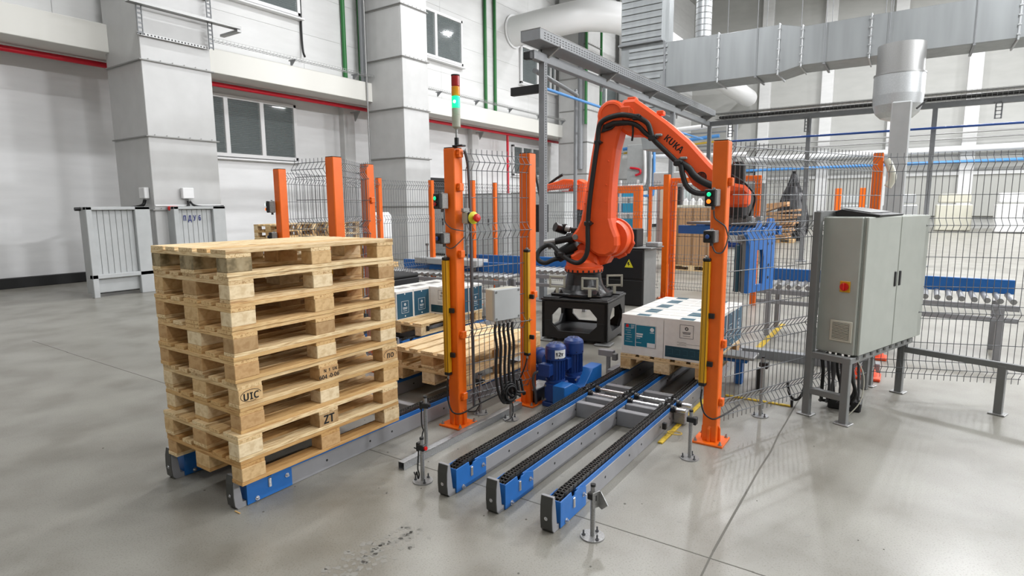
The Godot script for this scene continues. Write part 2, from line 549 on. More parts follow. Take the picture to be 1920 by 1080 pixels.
func window_unit(no: int, x: float, y0: float, y1: float, z0: float, z1: float, mull: Array, gap := 0.0) -> void:
	# z0 is the near jamb, z1 the far one; the wall's face is at x
	var w := struct("window_%d" % no, bx(V(x + 0.01, (y0 + y1) / 2, (z0 + z1) / 2), V(0.02, y1 - y0, absf(z1 - z0))), M.dark)
	var f := Mb.new()
	var zc := (z0 + z1) / 2
	var L := absf(z1 - z0)
	f.box(V(x + 0.06, y0 + 0.05, zc), V(0.12, 0.10, L), 0.01)
	f.box(V(x + 0.06, y1 - 0.05, zc), V(0.12, 0.10, L), 0.01)
	f.box(V(x + 0.06, (y0 + y1) / 2, z0 - 0.05), V(0.12, y1 - y0, 0.10), 0.01)
	f.box(V(x + 0.06, (y0 + y1) / 2, z1 + 0.05), V(0.12, y1 - y0, 0.10), 0.01)
	for m in mull:
		f.box(V(x + 0.06, (y0 + y1) / 2, m), V(0.115, y1 - y0 - 0.15, 0.13), 0.01)
	obj("window_frame", f, M.frame_white, w)
	var sill := bx(V(x + 0.09, y0 - 0.06, zc), V(0.2, 0.05, L + 0.16), 0.01)
	obj("window_sill", sill, M.frame_white, w)
	var s := Mb.new()
	var y := y0 + 0.12
	while y < y1 - 0.12:
		s.t = Transform3D(Basis(Vector3.BACK, 0.5), V(x + 0.05, y, zc))
		s.box(Vector3.ZERO, V(0.034, 0.003, L - 0.2))
		y += 0.05
	obj("blind", s, M.blind, w, "stuff")
	var edges := [z0 - 0.1]
	for m in mull: edges.append(m)
	edges.append(z1 + 0.1)
	for k in edges.size() - 1:
		obj("pane", bx(V(x + 0.085, (y0 + y1) / 2, (edges[k] + edges[k + 1]) / 2), V(0.006, y1 - y0 - 0.16, absf(edges[k + 1] - edges[k]))), M.glass, w)

func left_wall() -> void:
	# lower wall set back, spandrel beam, upper wall of flat panels with fine joints
	var lw := struct("wall_left", bx(V(-16.25, 8.5, -20.5), V(0.5, 17.0, 56.0)), M.wall_low_lit)  # paler than the upper panels, with the light on it in the colour
	var y := 5.5
	for row in 10:
		var zz := 6.9
		for k in 9:
			obj("panel", bx(V(-15.43, y + 0.575, zz - 3.05), V(1.1, 1.146, 6.095), 0.003), M.wall, lw)
			zz -= 6.1
		y += 1.15
	struct("trim_1", bx(V(-15.16, 5.253, -10.3), V(1.62, 0.575, 34.4), 0.01), M.beam)
	for e in [[3, -13.75], [4, -20.7], [5, -27.0]]:
		struct("trim_%d" % e[0], bx(V(-15.88, 2.48, e[1]), V(0.25, 4.95, 0.46), 0.01), M.wall)
	var f := 1.096
	var g := 1.049
	var lift := func(v: float, q: float) -> float: return 1.684 + (v - 1.684) * q
	window_unit(1, -16.0, lift.call(2.98, f), lift.call(4.52, f), -8.1, -11.78, [-9.51, -10.61])
	window_unit(2, -16.0, lift.call(3.0, f), lift.call(4.32, f), -23.84, -26.5, [-24.7, -25.6])
	window_unit(3, -14.88, lift.call(6.80, g), lift.call(8.35, g), -8.4, -11.29, [-9.86])
	window_unit(4, -14.88, lift.call(6.80, g), lift.call(8.40, g), -15.7, -18.7, [-17.15])
	window_unit(5, -14.88, lift.call(6.86, g), lift.call(8.45, g), -22.87, -25.96, [-24.3, -25.5])
	window_unit(6, -14.88, lift.call(6.86, g), lift.call(8.45, g), -30.2, -33.3, [-31.8])
	# clad columns, sheets 1.5 m high, joints with a flanged strip and rivets
	var no := 10
	for e in [[-6.06, -7.50], [-13.50, -14.64], [-25.9, -27.2], [-33.0, -34.4]]:
		no += 1
		var zc: float = (e[0] + e[1]) / 2
		var L: float = e[0] - e[1]
		var col := struct("trim_%d" % no, bx(V(-13.82, 8.5, zc), V(1.52, 17.0, L - 0.06)), M.clad)
		for k in 12:
			var y0 := 0.15 + 1.5 * k - (0.15 if k == 0 else 0.0)
			var y1 := minf(0.15 + 1.5 * (k + 1), 17.0)
			obj("panel", bx(V(-13.03, (y0 + y1) / 2, zc), V(0.06, y1 - y0 - 0.006, L), 0.008), M.clad, col)
			obj("panel", bx(V(-13.79, (y0 + y1) / 2, e[0] - 0.028), V(1.46, y1 - y0 - 0.006, 0.056), 0.008), M.clad, col)
			if k < 11:
				var u: float = 0.04 if no > 11 else 0.0
				var fl := Mb.new()
				fl.box(V(-12.985, y1 + u, zc), V(0.05, 0.028, L + 0.1), 0.006)
				obj("flange", bx(V(-13.75, y1 + u, e[0] + 0.02), V(1.54, 0.028, 0.05), 0.006), M.seam, col)
				for r in 6:
					fl.cyl(V(-12.975, y1 + 0.03 + u, e[0] - 0.12 - r * (L - 0.24) / 5.0), V(-12.96, y1 + 0.03 + u, e[0] - 0.12 - r * (L - 0.24) / 5.0), 0.012, 6)
				obj("flange", fl, M.seam, col)
	struct("baseboard_left", bx(V(-15.92, 0.11, -20.0), V(0.16, 0.22, 54.0), 0.01), M.dark)
	# dark doorway between the columns
	var d := struct("door_2", bx(V(-15.96, 1.32, -17.97), V(0.1, 2.64, 2.6)), M.dark)
	var df := Mb.new()
	df.box(V(-15.9, 1.35, -16.6), V(0.2, 2.7, 0.12), 0.01).box(V(-15.9, 1.35, -19.4), V(0.2, 2.7, 0.12), 0.01).box(V(-15.9, 2.74, -18.0), V(0.2, 0.14, 2.9), 0.01)
	obj("door_frame", df, M.black, d)
	# pipes on the wall
	solo("sprinkler_pipe", Mb.new().tube([V(-15.2, 4.87, 6.0), V(-15.2, 4.87, -28.0)], 0.062, 12, false), M.red_pipe, "long red water pipe running along the left wall under the beam", "pipe")
	var br := thing("pipe_bracket", "white bracket holding the red pipe left of the second clad column", "bracket", V(-15.55, 4.74, -13.7))
	obj("arm", bx(V(0.15, 0.04, 0), V(0.42, 0.04, 0.06), 0.005), M.zinc, br)
	obj("brace", Mb.new().prism(pv([0.10, 0.02, 0.36, 0.02, 0.30, -0.06, 0.14, -0.26]), -0.02, 0.02), M.zinc, br)
	var br2 := copy_of(br, V(-15.55, 4.74, -20.55), 0.0, "white bracket holding the red pipe right of the second clad column")
	br2.set_meta("category", "bracket")
	solo("riser_pipe", Mb.new().tube([V(-15.3, 4.85, -22.5), V(-15.3, 1.4, -22.5)], 0.06, 10, false), M.red_pipe, "thin red pipe dropping from the long red pipe to the grey cabinets", "pipe")
	var gl := [[-12.2, "left green pipe of the pair beside the second clad column"], [-12.82, "right green pipe of the pair beside the second clad column"], [-19.19, "left green pipe of the pair above the stack light"], [-19.83, "right green pipe of the pair above the stack light"], [-26.3 + 0.55, "left dark green pipe behind the gantry post"], [-27.05 - 0.3, "right dark green pipe behind the gantry post"]]
	for k in gl.size():
		var zz: float = gl[k][0]
		solo("drain_pipe", Mb.new().tube([V(-14.8 + (1.79 if k > 3 else 0.0), 5.56 if k < 4 else 5.5, zz * (1.053 if k < 4 else 1.0)), V(-14.8 + (1.79 if k > 3 else 0.0), 16.95, zz * (1.053 if k < 4 else 1.0))], 0.066, 12, false), M.green_pipe, gl[k][1], "pipe", "")
	var co := Mb.new()
	co.tube([V(-14.5, 5.0, -13.3), V(-14.5, 16.95, -13.3)], 0.085, 12, false)
	solo("riser_duct", co, M.post_grey, "bare grey riser duct against the near side of the second clad column", "duct")
	solo("riser_duct", Mb.new().tube([V(-13.3, 3.4, -25.75), V(-13.3, 16.95, -25.75)], 0.13, 12, false), M.post_grey, "dark grey riser duct beside the third clad column", "duct")
	solo("wall_conduit", Mb.new().tube([V(-14.3, 0.3, -13.25), V(-14.3, 16.95, -13.25)], 0.025, 8, false), M.zinc, "thin steel conduit rising in front of the grey riser duct", "conduit")
	solo("wall_cable", Mb.new().tube([V(-14.84, 16.9, -11.38), V(-14.83, 8.8, -11.35), V(-14.83, 6.45, -11.33), V(-14.7, 5.96, -11.3)], 0.03, 8), M.rubber, "black cable dropping down the upper wall beside a window", "cable")
	# cable trays on brackets along the beam
	tray_along("wire cable tray on brackets above the beam, left of the second clad column", -14.3, 5.70, -8.05, -14.1, [-10.6, -12.8])
	tray_along("wire cable tray on brackets above the beam, right of the second clad column", -14.3, 5.77, -15.75, -26.3, [-16.7, -18.95, -21.3, -23.65, -25.9])
	# perforated trays wrapped round the nearest column
	var ct := thing("column_tray", "perforated steel cable ladder frame fixed round the nearest clad column", "cable tray")
	var m := Mb.new()
	m.box(V(-12.78, 5.65, -6.95), V(0.16, 0.008, 2.3)).box(V(-12.70, 5.67, -6.95), V(0.008, 0.06, 2.3)).box(V(-12.86, 5.67, -6.95), V(0.008, 0.06, 2.3))
	m.box(V(-13.06, 5.60, -8.06), V(0.7, 0.05, 0.1))
	obj("tray", m, M.zinc, ct)
	for zz in [-5.99, -7.42]:
		var r := Mb.new()
		r.box(V(-12.86, 6.2, zz), V(0.03, 2.2, 0.012)).box(V(-12.86, 6.2, zz - 0.09), V(0.03, 2.2, 0.012))
		for k in 24: r.box(V(-12.86, 5.14 + k * 0.09, zz - 0.045), V(0.012, 0.035, 0.09))
		obj("ladder", r, M.post_grey, ct)
	var pf := Mb.new()
	pf.box(V(-12.93, 5.13, -6.7), V(0.03, 0.055, 1.42))
	obj("rail", pf, M.zinc, ct)
	var pd := Mb.new()
	for k in 20: pd.cyl(V(-12.914, 5.13, -6.06 - k * 0.067), V(-12.912, 5.13, -6.06 - k * 0.067), 0.016, 8)
	obj("hole", pd, M.dark, ct, "stuff")
	# junction boxes and cables on the column
	var jb := thing("junction_box", "white junction box on the wide face of the nearest column", "junction box", V(-12.93, 2.0, -6.72))
	obj("housing", bx(V(0, 0, 0), V(0.1, 0.23, 0.24), 0.012), M.frame_white, jb)
	obj("gland", Mb.new().cyl(V(0, -0.11, -0.02), V(0, -0.17, -0.02), 0.025, 10), M.zinc, jb)
	solo("column_cable", Mb.new().tube([V(-12.93, 1.84, -6.72), V(-12.92, 1.74, -6.72), V(-12.9, 1.69, -6.62), V(-12.9, 1.68, -6.5)], 0.028, 8), M.rubber, "short black cable from the wide-face junction box to the red socket", "cable")
	solo("column_cable", Mb.new().tube([V(-12.93, 1.84, -6.75), V(-12.92, 1.74, -6.85), V(-12.92, 1.71, -7.1), V(-12.92, 1.72, -7.5)], 0.022, 8), M.rubber, "black cable curving right from the wide-face junction box", "cable")
	solo("socket", bx(V(-12.9, 1.68, -6.38), V(0.09, 0.09, 0.2), 0.02), M.red, "red plug socket hanging above the numbered cabinet", "socket")
	var jb2 := copy_of(jb, V(-13.26, 2.0, -6.0), PI / 2, "white junction box on the shaded narrow face of the nearest column")
	jb2.set_meta("category", "junction box")
	solo("column_cable", Mb.new().tube([V(-13.26, 1.86, -6.0), V(-13.26, 1.75, -5.95), V(-13.1, 1.70, -5.7), V(-12.9, 1.68, -5.4), V(-12.9, 1.68, -4.6)], 0.035, 8), M.rubber, "thick black cable from the shaded junction box running left", "cable")
	solo("conduit_run", Mb.new().tube([V(-12.95, 1.74, -6.05), V(-12.95, 1.74, -7.45)], 0.016, 8, false), M.frame_white, "thin white conduit across the column above the numbered cabinet", "conduit")
	# numbered hatch cabinets
	louvre_cabinet("grey slatted cabinet marked with blue letters against the nearest column", V(-12.8, 0, -6.86), 1.12, true)
	louvre_cabinet("grey slatted cabinet without letters left of the nearest column", V(-12.75, 0, -5.25), 1.12, false)

func tray_along(label: String, x: float, y: float, z0: float, z1: float, br: Array) -> void:
	var t := thing("cable_tray", label, "cable tray")
	var m := Mb.new()
	var zc := (z0 + z1) / 2
	var L := z0 - z1
	for dx in [-0.1, 0.0, 0.1]: m.box(V(x + dx, y, zc), V(0.008, 0.008, L))
	for dx in [-0.1, 0.1]: m.box(V(x + dx, y + 0.05, zc), V(0.008, 0.008, L))
	var k := z0
	while k > z1:
		m.box(V(x, y - 0.004, k), V(0.2, 0.007, 0.007)).box(V(x + 0.1, y + 0.025, k), V(0.007, 0.05, 0.007)).box(V(x - 0.1, y + 0.025, k), V(0.007, 0.05, 0.007))
		k -= 0.1
	obj("basket", m, M.zinc, t)
	for zz in br:
		var b := Mb.new()
		b.box(V(x - 0.02, y - 0.02, zz), V(0.3, 0.02, 0.05))
		b.t = Transform3D(Basis(), V(x - 0.1, y - 0.02, zz))
		b.prism(pv([0, 0, 0.2, 0, 0, -0.16]), -0.02, 0.02)
		obj("bracket", b, M.post_grey, t)

func louvre_cabinet(label: String, at: Vector3, w: float, letters: bool) -> void:
	# front faces +x, w along z
	var c := thing("hatch_cabinet", label, "cabinet", at)
	var h := 1.72
	obj("body", bx(V(-0.12, h / 2 + 0.04, 0), V(0.2, h - 0.08, w), 0.01), M.cab_far, c)
	var f := Mb.new()
	f.box(V(0.02, h - 0.03, 0), V(0.12, 0.06, w), 0.008).box(V(0.02, 0.40, 0), V(0.12, 0.08, w), 0.008)
	f.box(V(0.02, h / 2, w / 2 - 0.05), V(0.12, h, 0.10), 0.008).box(V(0.02, h / 2, -w / 2 + 0.14), V(0.12, h, 0.28), 0.008)
	obj("frame", f, M.cab_far, c)
	var n := 7
	var z0 := w / 2 - 0.10
	var z1 := -w / 2 + 0.28
	var s := (z0 - z1) / n
	for k in n:
		obj("slat", bx(V(-0.015, 1.04, z0 - s * (k + 0.5)), V(0.02, 1.24, s - 0.008), 0.004), M.cab_far, c)
	for zz in [w / 2 - 0.05, -w / 2 + 0.05]:
		obj("leg", bx(V(0.0, 0.03, zz), V(0.08, 0.06, 0.06), 0.005), M.cab_far, c)
	obj("plinth", bx(V(-0.1, 0.14, 0), V(0.12, 0.16, w - 0.14), 0.005), M.dark, c)
	if letters:
		var b := Basis(Vector3.UP, PI / 2) * Basis.from_scale(V(0.66, 1, 1))
		var ch := ["П", "Д", "У", "6"]
		for k in 4:
			lettering("letter", ch[k], 0.115, M.navy, c, V(0.002, 1.47, z0 - s * (k + 1.45) ), b)

func overhead() -> void:
	# main rectangular duct along x with a reducer, front face at z = -16
	var d := thing("rectangular_duct", "large galvanised rectangular duct running right from the riser, with a stepped reducer", "duct")
	var zs := -16.0
	var secs := [[-5.72, -4.33, 4.82, 5.99, 4.82, 5.99], [-4.33, -2.89, 4.82, 5.97, 4.83, 5.97], [-2.89, -2.38, 4.83, 5.97, 4.95, 5.84], [-2.38, -0.98, 4.95, 5.84, 4.95, 5.85], [-0.98, 1.6, 4.95, 5.85, 4.95, 5.85], [1.6, 5.0, 4.95, 5.85, 4.95, 5.85]]
	for e in secs:
		var m := Mb.new()
		m.t = Transform3D(Basis(), V(0, 0, zs))
		m.prism(pv([e[0] + 0.004, e[2], e[1] - 0.004, e[4], e[1] - 0.004, e[5], e[0] + 0.004, e[3]]), -1.0, 0.0, 0.012)
		obj("duct_section", m, M.galv_duct, d)
	for e in [[-4.33, 4.80, 6.0], [-2.89, 4.81, 5.98], [-2.38, 4.93, 5.86], [-0.98, 4.93, 5.87], [1.6, 4.93, 5.87]]:
		var fl := Mb.new()
		fl.box(V(e[0], (e[1] + e[2]) / 2, zs - 0.5), V(0.035, e[2] - e[1] + 0.04, 1.05), 0.006)
		for k in 5: fl.box(V(e[0], e[1] + (e[2] - e[1]) * (k + 0.5) / 5.0, zs + 0.03), V(0.06, 0.03, 0.02))
		obj("flange", fl, M.galv, d)
	for e in [[-3.39, 4.80], [-1.88, 4.92], [-0.62, 4.92], [0.9, 4.92]]:
		var hg := Mb.new()
		hg.box(V(e[0], e[1], zs - 0.5), V(0.05, 0.035, 1.16))
		hg.cyl(V(e[0], e[1], zs + 0.05), V(e[0], 16.95, zs + 0.05), 0.008, 6)
		hg.cyl(V(e[0], e[1], zs - 1.05), V(e[0], 16.95, zs - 1.05), 0.008, 6)
		obj("hanger", hg, M.post_grey, d)
	# vertical riser duct with ribs across its front, tapering below
	var r := thing("riser_duct", "tall ribbed galvanised riser duct standing left of the horizontal duct", "duct")
	var rm := Mb.new()
	rm.box(V(-6.42, 11.5, zs - 0.45), V(1.18, 10.9, 0.9), 0.01)
	obj("shaft", rm, M.galv_duct, r)
	var lo := Mb.new()
	lo.t = Transform3D(Basis(), V(0, 0, zs))
	lo.prism(pv([-7.0, 6.05, -7.0, 5.5, -6.52, 4.4, -6.3, 3.2, -5.74, 3.2, -5.74, 6.05]), -0.9, 0.0, 0.01)
	obj("taper", lo, M.galv_duct, r)
	var rb := Mb.new()
	for k in 9:
		rb.t = Transform3D(Basis(Vector3.RIGHT, -0.12), V(-6.42, 6.22 + k * 0.17, zs + 0.012))
		rb.box(Vector3.ZERO, V(1.14, 0.085, 0.02), 0.005)
	for k in 9:
		rb.t = Transform3D(Basis(Vector3.RIGHT, -0.12), V(-6.33 + k * -0.0 + (0.0 if k > 3 else 0.12), 5.9 - k * 0.19, zs + 0.012))
		rb.box(Vector3.ZERO, V(1.1 - (0.1 * maxi(k - 2, 0)) * 0.7, 0.085, 0.02), 0.005)
	obj("rib", rb, M.galv_duct, r)
	var rf := Mb.new()
	rf.box(V(-6.42, 6.06, zs - 0.4), V(1.26, 0.05, 1.0), 0.006)
	obj("flange", rf, M.post_grey, r)
	rf = Mb.new()
	rf.box(V(-5.735, 5.4, zs + 0.01), V(0.05, 1.24, 0.06), 0.006)
	obj("flange", rf, M.post_grey, r)
	# spiral riser behind it
	var s := thing("spiral_duct", "shiny round spiral duct rising behind the horizontal duct", "duct")
	obj("pipe", Mb.new().tube([V(-5.2, 5.2, -17.6), V(-5.2, 16.95, -17.6)], 0.22, 20, false), M.galv, s)
	var sr := Mb.new()
	for k in 36: sr.lathe(V(-5.2, 5.4 + k * 0.16, -17.6), Vector3.UP, [Vector2(0.22, 0), Vector2(0.227, 0.01), Vector2(0.22, 0.02)], 20)
	obj("seam", sr, M.zinc, s)
	# big white round duct leaving the left wall, elbow along the hall
	var w := thing("round_duct", "big white round duct coming out of the left wall with an elbow", "duct")
	var p := [V(-14.85, 9.2, -22.4), V(-12.6, 9.35, -22.6), V(-11.6, 9.42, -22.9), V(-10.9, 9.42, -23.6), V(-10.5, 9.42, -24.6), V(-10.4, 9.42, -26.5), V(-10.4, 9.42, -47.0)]
	obj("pipe", Mb.new().tube(p, 0.62, 28, true, 6), M.white_pipe, w)
	var wc := Mb.new()
	wc.lathe(V(-14.86, 9.2, -22.4), Vector3.RIGHT, [Vector2(0.7, 0), Vector2(0.7, 0.05), Vector2(0.62, 0.06)], 28)
	obj("collar", wc, M.white_pipe, w)
	wc = Mb.new()
	wc.lathe(V(-10.4, 9.42, -28.0), Vector3.FORWARD, [Vector2(0.62, 0), Vector2(0.66, 0.0), Vector2(0.66, 0.05), Vector2(0.62, 0.05)], 28)
	obj("collar", wc, M.white_pipe, w)
	# steel silo end hanging at right
	var k2 := thing("round_hood", "rounded galvanised duct end hanging below the horizontal duct at right", "duct")
	obj("hood", Mb.new().lathe(V(-0.35, 3.0, -15.4), Vector3.UP, [Vector2(0.0, 0.42), Vector2(0.15, 0.43), Vector2(0.30, 0.48), Vector2(0.40, 0.58), Vector2(0.455, 0.74), Vector2(0.47, 0.95), Vector2(0.47, 1.38)], 32), M.galv, k2)
	obj("collar", Mb.new().lathe(V(-0.35, 3.0, -15.4), Vector3.UP, [Vector2(0.47, 1.36), Vector2(0.48, 1.36), Vector2(0.48, 1.39), Vector2(0.44, 1.4), Vector2(0.44, 1.98)], 32), M.zinc, k2)
	obj("hanger", Mb.new().tube([V(0.0, 3.6, -15.0), V(0.15, 3.75, -15.1)], 0.02, 8, false), M.dark, k2)
	# hall cable gantry: two rails with trays on posts
	var H := 4.2
	var gx := -5.3
	var gz := -18.9
	var g := thing("cable_gantry", "tall grey steel gantry carrying cable trays round the robot cell", "gantry")
	var gp := [[gx, -8.88], [gx, -15.5], [gx + 0.02, gz], [-2.5, gz], [0.4, gz], [5.5, gz]]
	for q in gp:
		var m := Mb.new()
		m.box(V(q[0], H / 2, q[1]), V(0.11, H, 0.11), 0.006)
		obj("post", m, M.post_grey, g)
		obj("foot_plate", bx(V(q[0], 0.01, q[1]), V(0.3, 0.02, 0.3), 0.004), M.post_grey, g)
	var sl := Mb.new()
	for k in 90: sl.box(V(gx + 0.057, 0.3 + k * 0.043, -8.88), V(0.004, 0.02, 0.014))
	obj("slot", sl, M.dark, g, "stuff")
	obj("rail", bx(V(gx, H - 0.07, (-8.5 + gz) / 2), V(0.12, 0.14, absf(-8.5 - gz)), 0.006), M.post_grey, g)
	obj("rail", bx(V((gx + 6.0) / 2, H - 0.07, gz), V(6.0 - gx, 0.14, 0.12), 0.006), M.post_grey, g)
	for k in 5:
		var zz := -8.95 - k * 2.35
		var b := Mb.new()
		b.box(V(gx + 0.1, H + 0.085, zz), V(0.44, 0.03, 0.05)).box(V(gx - 0.06, H - 0.03, zz), V(0.03, 0.4, 0.05))
		b.t = Transform3D(Basis(), V(gx - 0.04, H + 0.075, zz))
		b.prism(pv([0, 0, 0.3, 0, 0, -0.2]), -0.02, 0.02)
		obj("bracket", b, M.zinc, g)
	for k in 4:
		var xx := gx + 0.6 + k * 2.1
		var b := Mb.new()
		b.box(V(xx, H - 0.3, gz + 0.08), V(0.03, 0.42, 0.02)).box(V(xx + 0.12, H - 0.3, gz + 0.08), V(0.03, 0.42, 0.02))
		for j in 5: b.box(V(xx + 0.06, H - 0.14 - j * 0.09, gz + 0.08), V(0.12, 0.02, 0.02))
		obj("bracket", b, M.post_grey, g)
	var t1 := thing("gantry_tray", "perforated steel cable tray on the gantry leading away from the camera", "cable tray")
	var tm := Mb.new()
	var tz := (-8.35 + -18.6) / 2
	var tl := 10.25
	tm.box(V(gx + 0.08, H + 0.105, tz), V(0.36, 0.01, tl)).box(V(gx + 0.26, H + 0.185, tz), V(0.008, 0.16, tl)).box(V(gx - 0.10, H + 0.185, tz), V(0.008, 0.16, tl)).box(V(gx + 0.08, H + 0.185, -8.36), V(0.36, 0.16, 0.01))
	obj("trough", tm, M.post_grey, t1)
	var th := Mb.new()
	for k in 100:
		for j in 3: th.box(V(gx + 0.2645, H + 0.14 + j * 0.04, -8.5 - k * 0.1), V(0.003, 0.012, 0.05))
	obj("slot", th, M.dark, t1, "stuff")
	obj("lid", bx(V(gx + 0.08, H + 0.272, tz), V(0.38, 0.012, tl), 0.004), M.zinc, t1)
	var t2 := thing("gantry_tray", "wire mesh cable tray on the gantry running to the right", "cable tray")
	var um := Mb.new()
	for j in 5:
		um.box(V(0.4, H + 0.04 + j * 0.045, gz + 0.16), V(11.0, 0.007, 0.007))
		um.box(V(0.4, H + 0.04, gz - 0.2 + j * 0.09), V(11.0, 0.007, 0.007))
	for k in 110: um.box(V(-5.0 + k * 0.1, H + 0.13, gz + 0.16), V(0.007, 0.2, 0.007)).box(V(-5.0 + k * 0.1, H + 0.036, gz - 0.02), V(0.007, 0.007, 0.36))
	obj("basket", um, M.zinc, t2)
	obj("lid", bx(V(0.4, H + 0.2, gz - 0.02), V(11.0, 0.02, 0.34)), M.zinc, t2)
	solo("gantry_cable", bx(V(0.4, H + 0.09, gz - 0.02), V(10.8, 0.07, 0.26), 0.03), M.dark, "dark bundle of cables lying in the wire mesh gantry tray", "cable")
	solo("beam_stub", bx(V(gx - 0.35, 3.66, -8.9), V(0.6, 0.14, 0.1), 0.006), M.black, "short black beam end sticking out left of the gantry post", "beam")
	solo("beam_stub", bx(V(gx - 0.02, 4.1, -8.44), V(0.13, 0.12, 0.1), 0.01), M.black, "black square tube end at the top of the gantry post", "beam")
	solo("air_pipe", Mb.new().tube([V(-5.4, 3.70, -9.0), V(-5.4, 3.66, -13.0), V(-5.4, 3.66, -18.6)], 0.028, 8), M.blue_pipe, "blue air pipe running from the gantry post behind the robot elbow", "pipe")
	solo("conduit_bend", Mb.new().tube([V(-5.6, 4.02, -9.1), V(-6.6, 4.23, -12.5), V(-6.64, 4.2, -12.62), V(-6.66, 4.0, -12.66), V(-6.66, 0.1, -12.66)], 0.045, 8), M.post_grey, "bent grey conduit passing behind the gantry post", "conduit")
	solo("air_line", Mb.new().tube([V(-5.0, 3.55, -18.7), V(6.0, 3.55, -18.7)], 0.03, 8, false), M.blue_deep, "thin dark blue line strung under the gantry tray at right", "pipe")
	# suspension rods over the back of the hall
	for k in 4:
		solo("hanger_rod", Mb.new().cyl(V(-4.6 + k * 1.9, 5.9, -17.9), V(-4.6 + k * 1.9, 16.95, -17.9), 0.01, 6), M.post_grey, "thin hanger rod dropping from the ceiling behind the horizontal duct", "rod", "hanger rods behind the duct")
	# pipes along the back of the hall
	var rack := [[5.0, 0.2, "white_pipe", "thick white pipe crossing the back of the hall above the fence"], [4.2, 0.1, "blue_pipe", "light blue pipe crossing the back of the hall below the thick white pipe"], [5.65, 0.05, "zinc", "lower thin steel rail on the far wall at right"], [6.0, 0.05, "zinc", "upper thin steel rail on the far wall at right"]]
	for e in rack:
		solo("far_pipe", Mb.new().tube([V(-10.4, e[0] - 0.05, -47.2), V(16.0, e[0] + 0.08, -47.2)], e[1], 12, false), M[e[2]], e[3], "pipe")
	var pr := thing("pipe_rack", "grey rack frame carrying the bundle of coloured pipes behind the robot forearm", "rack")
	for x in [-11.4, -7.2]:
		obj("post", bx(V(x, 2.8, -30.3), V(0.14, 5.6, 0.14), 0.01), M.post_grey, pr)
	for y in [4.35, 4.55, 5.2]: obj("rail", bx(V(-9.3, y, -30.35), V(4.2, 0.08, 0.08), 0.006), M.post_grey, pr)
	solo("far_pipe", Mb.new().tube([V(-12.9, 5.28, -30.0), V(-7.75, 5.5, -30.0), V(-7.55, 5.45, -30.0), V(-7.46, 5.25, -30.0), V(-7.46, 4.05, -30.0)], 0.12, 12), M.white_pipe, "white pipe with a bend dropping beside the robot forearm", "pipe")
	solo("far_pipe", Mb.new().tube([V(-12.9, 4.62, -30.0), V(-7.9, 4.98, -30.0)], 0.09, 10, false), M.blue_pipe, "blue pipe behind the robot forearm", "pipe")
	solo("far_pipe", Mb.new().tube([V(-12.9, 4.42, -30.1), V(-7.9, 4.74, -30.1)], 0.05, 10, false), M.yellow_pipe, "yellow pipe under the blue one behind the robot forearm", "pipe")
	solo("far_pipe", Mb.new().tube([V(-12.9, 4.2, -30.0), V(-6.6, 4.02, -30.0)], 0.11, 10, false), M.white_pipe, "lower white pipe behind the robot forearm", "pipe")
	var dp := thing("drop_pipes", "grey and blue pipes dropping to a service panel behind the robot", "pipe", V(-11.9, 0, -29.6))
	obj("panel", bx(V(0, 3.6, -0.2), V(1.3, 2.4, 0.2), 0.02), M.cab_far, dp)
	for x in [-0.55, 0.55]: obj("leg", bx(V(x, 1.25, -0.2), V(0.1, 2.5, 0.1), 0.01), M.post_grey, dp)
	obj("steel_pipe", Mb.new().tube([V(0.35, 4.6, 0), V(0.4, 3.9, 0), V(0.4, 2.9, 0), V(0.2, 2.7, 0), V(-0.5, 2.68, 0)], 0.09, 10), M.white_pipe, dp)
	obj("steel_pipe", Mb.new().tube([V(0.6, 4.6, 0), V(0.62, 3.9, 0), V(0.62, 2.7, 0), V(0.45, 2.45, 0), V(-0.5, 2.42, 0)], 0.06, 10), M.post_grey, dp)
	obj("blue_pipe", Mb.new().tube([V(0.85, 4.6, 0), V(0.88, 3.9, 0), V(0.88, 2.4, 0), V(0.7, 2.15, 0), V(-0.3, 2.12, 0)], 0.07, 10), M.blue_pipe, dp)
	obj("red_pipe", Mb.new().tube([V(-0.4, 3.6, 0.05), V(0.1, 3.5, 0.05), V(0.15, 3.3, 0.05), V(-0.1, 3.2, 0.05)], 0.06, 10), M.red_pipe, dp)

func setting_labels() -> void:
	var t := {"floor": "smooth pale grey concrete floor of the hall with saw-cut joints", "ceiling": "plain light ceiling high over the hall", "wall_back": "far pale wall behind the white pipes and the black bundle", "wall_right": "plain wall on the right side of the hall outside the picture", "wall_front": "plain wall behind the camera outside the picture", "wall_left": "white panelled wall on the left with windows in two storeys", "window_1": "three-pane window with closed blinds left of the second clad column", "window_2": "low window behind the gantry post and the red riser pipe", "window_3": "upper window at the top edge, right of the nearest column", "window_4": "upper window right of the second clad column above the stack light", "window_5": "upper window right below the end of the white round duct", "window_6": "upper window beyond the third clad column", "door_1": "grey door in the far wall behind the robot forearm", "door_2": "dark doorway behind the stack-light post", "trim_1": "long white beam along the left wall under the cable trays", "trim_3": "white pilaster under the beam left of the second clad column", "trim_4": "white pilaster under the beam right of the second clad column", "trim_5": "white pilaster under the beam near the third clad column", "trim_11": "nearest clad column at left behind the tall pallet stack", "trim_12": "second clad column in the middle of the left wall", "trim_13": "third clad column behind the gantry post", "trim_14": "fourth clad column far behind the robot", "trim_30": "grey lower band of the far wall", "trim_31": "white ledge along the top of the grey far wall band", "baseboard_left": "dark skirting along the foot of the left wall"}
	var nth := ["leftmost", "second", "third", "fourth", "fifth"]
	for k in 5: t["trim_%d" % (21 + k)] = "%s white pilaster from the left on the far wall" % nth[k]
	for c in get_children():
		if t.has(String(c.name)):
			c.set_meta("label", t[String(c.name)])
			c.set_meta("category", {"trim": "trim"}.get(String(c.name).split("_")[0], String(c.name).split("_")[0]))

var shared := {}

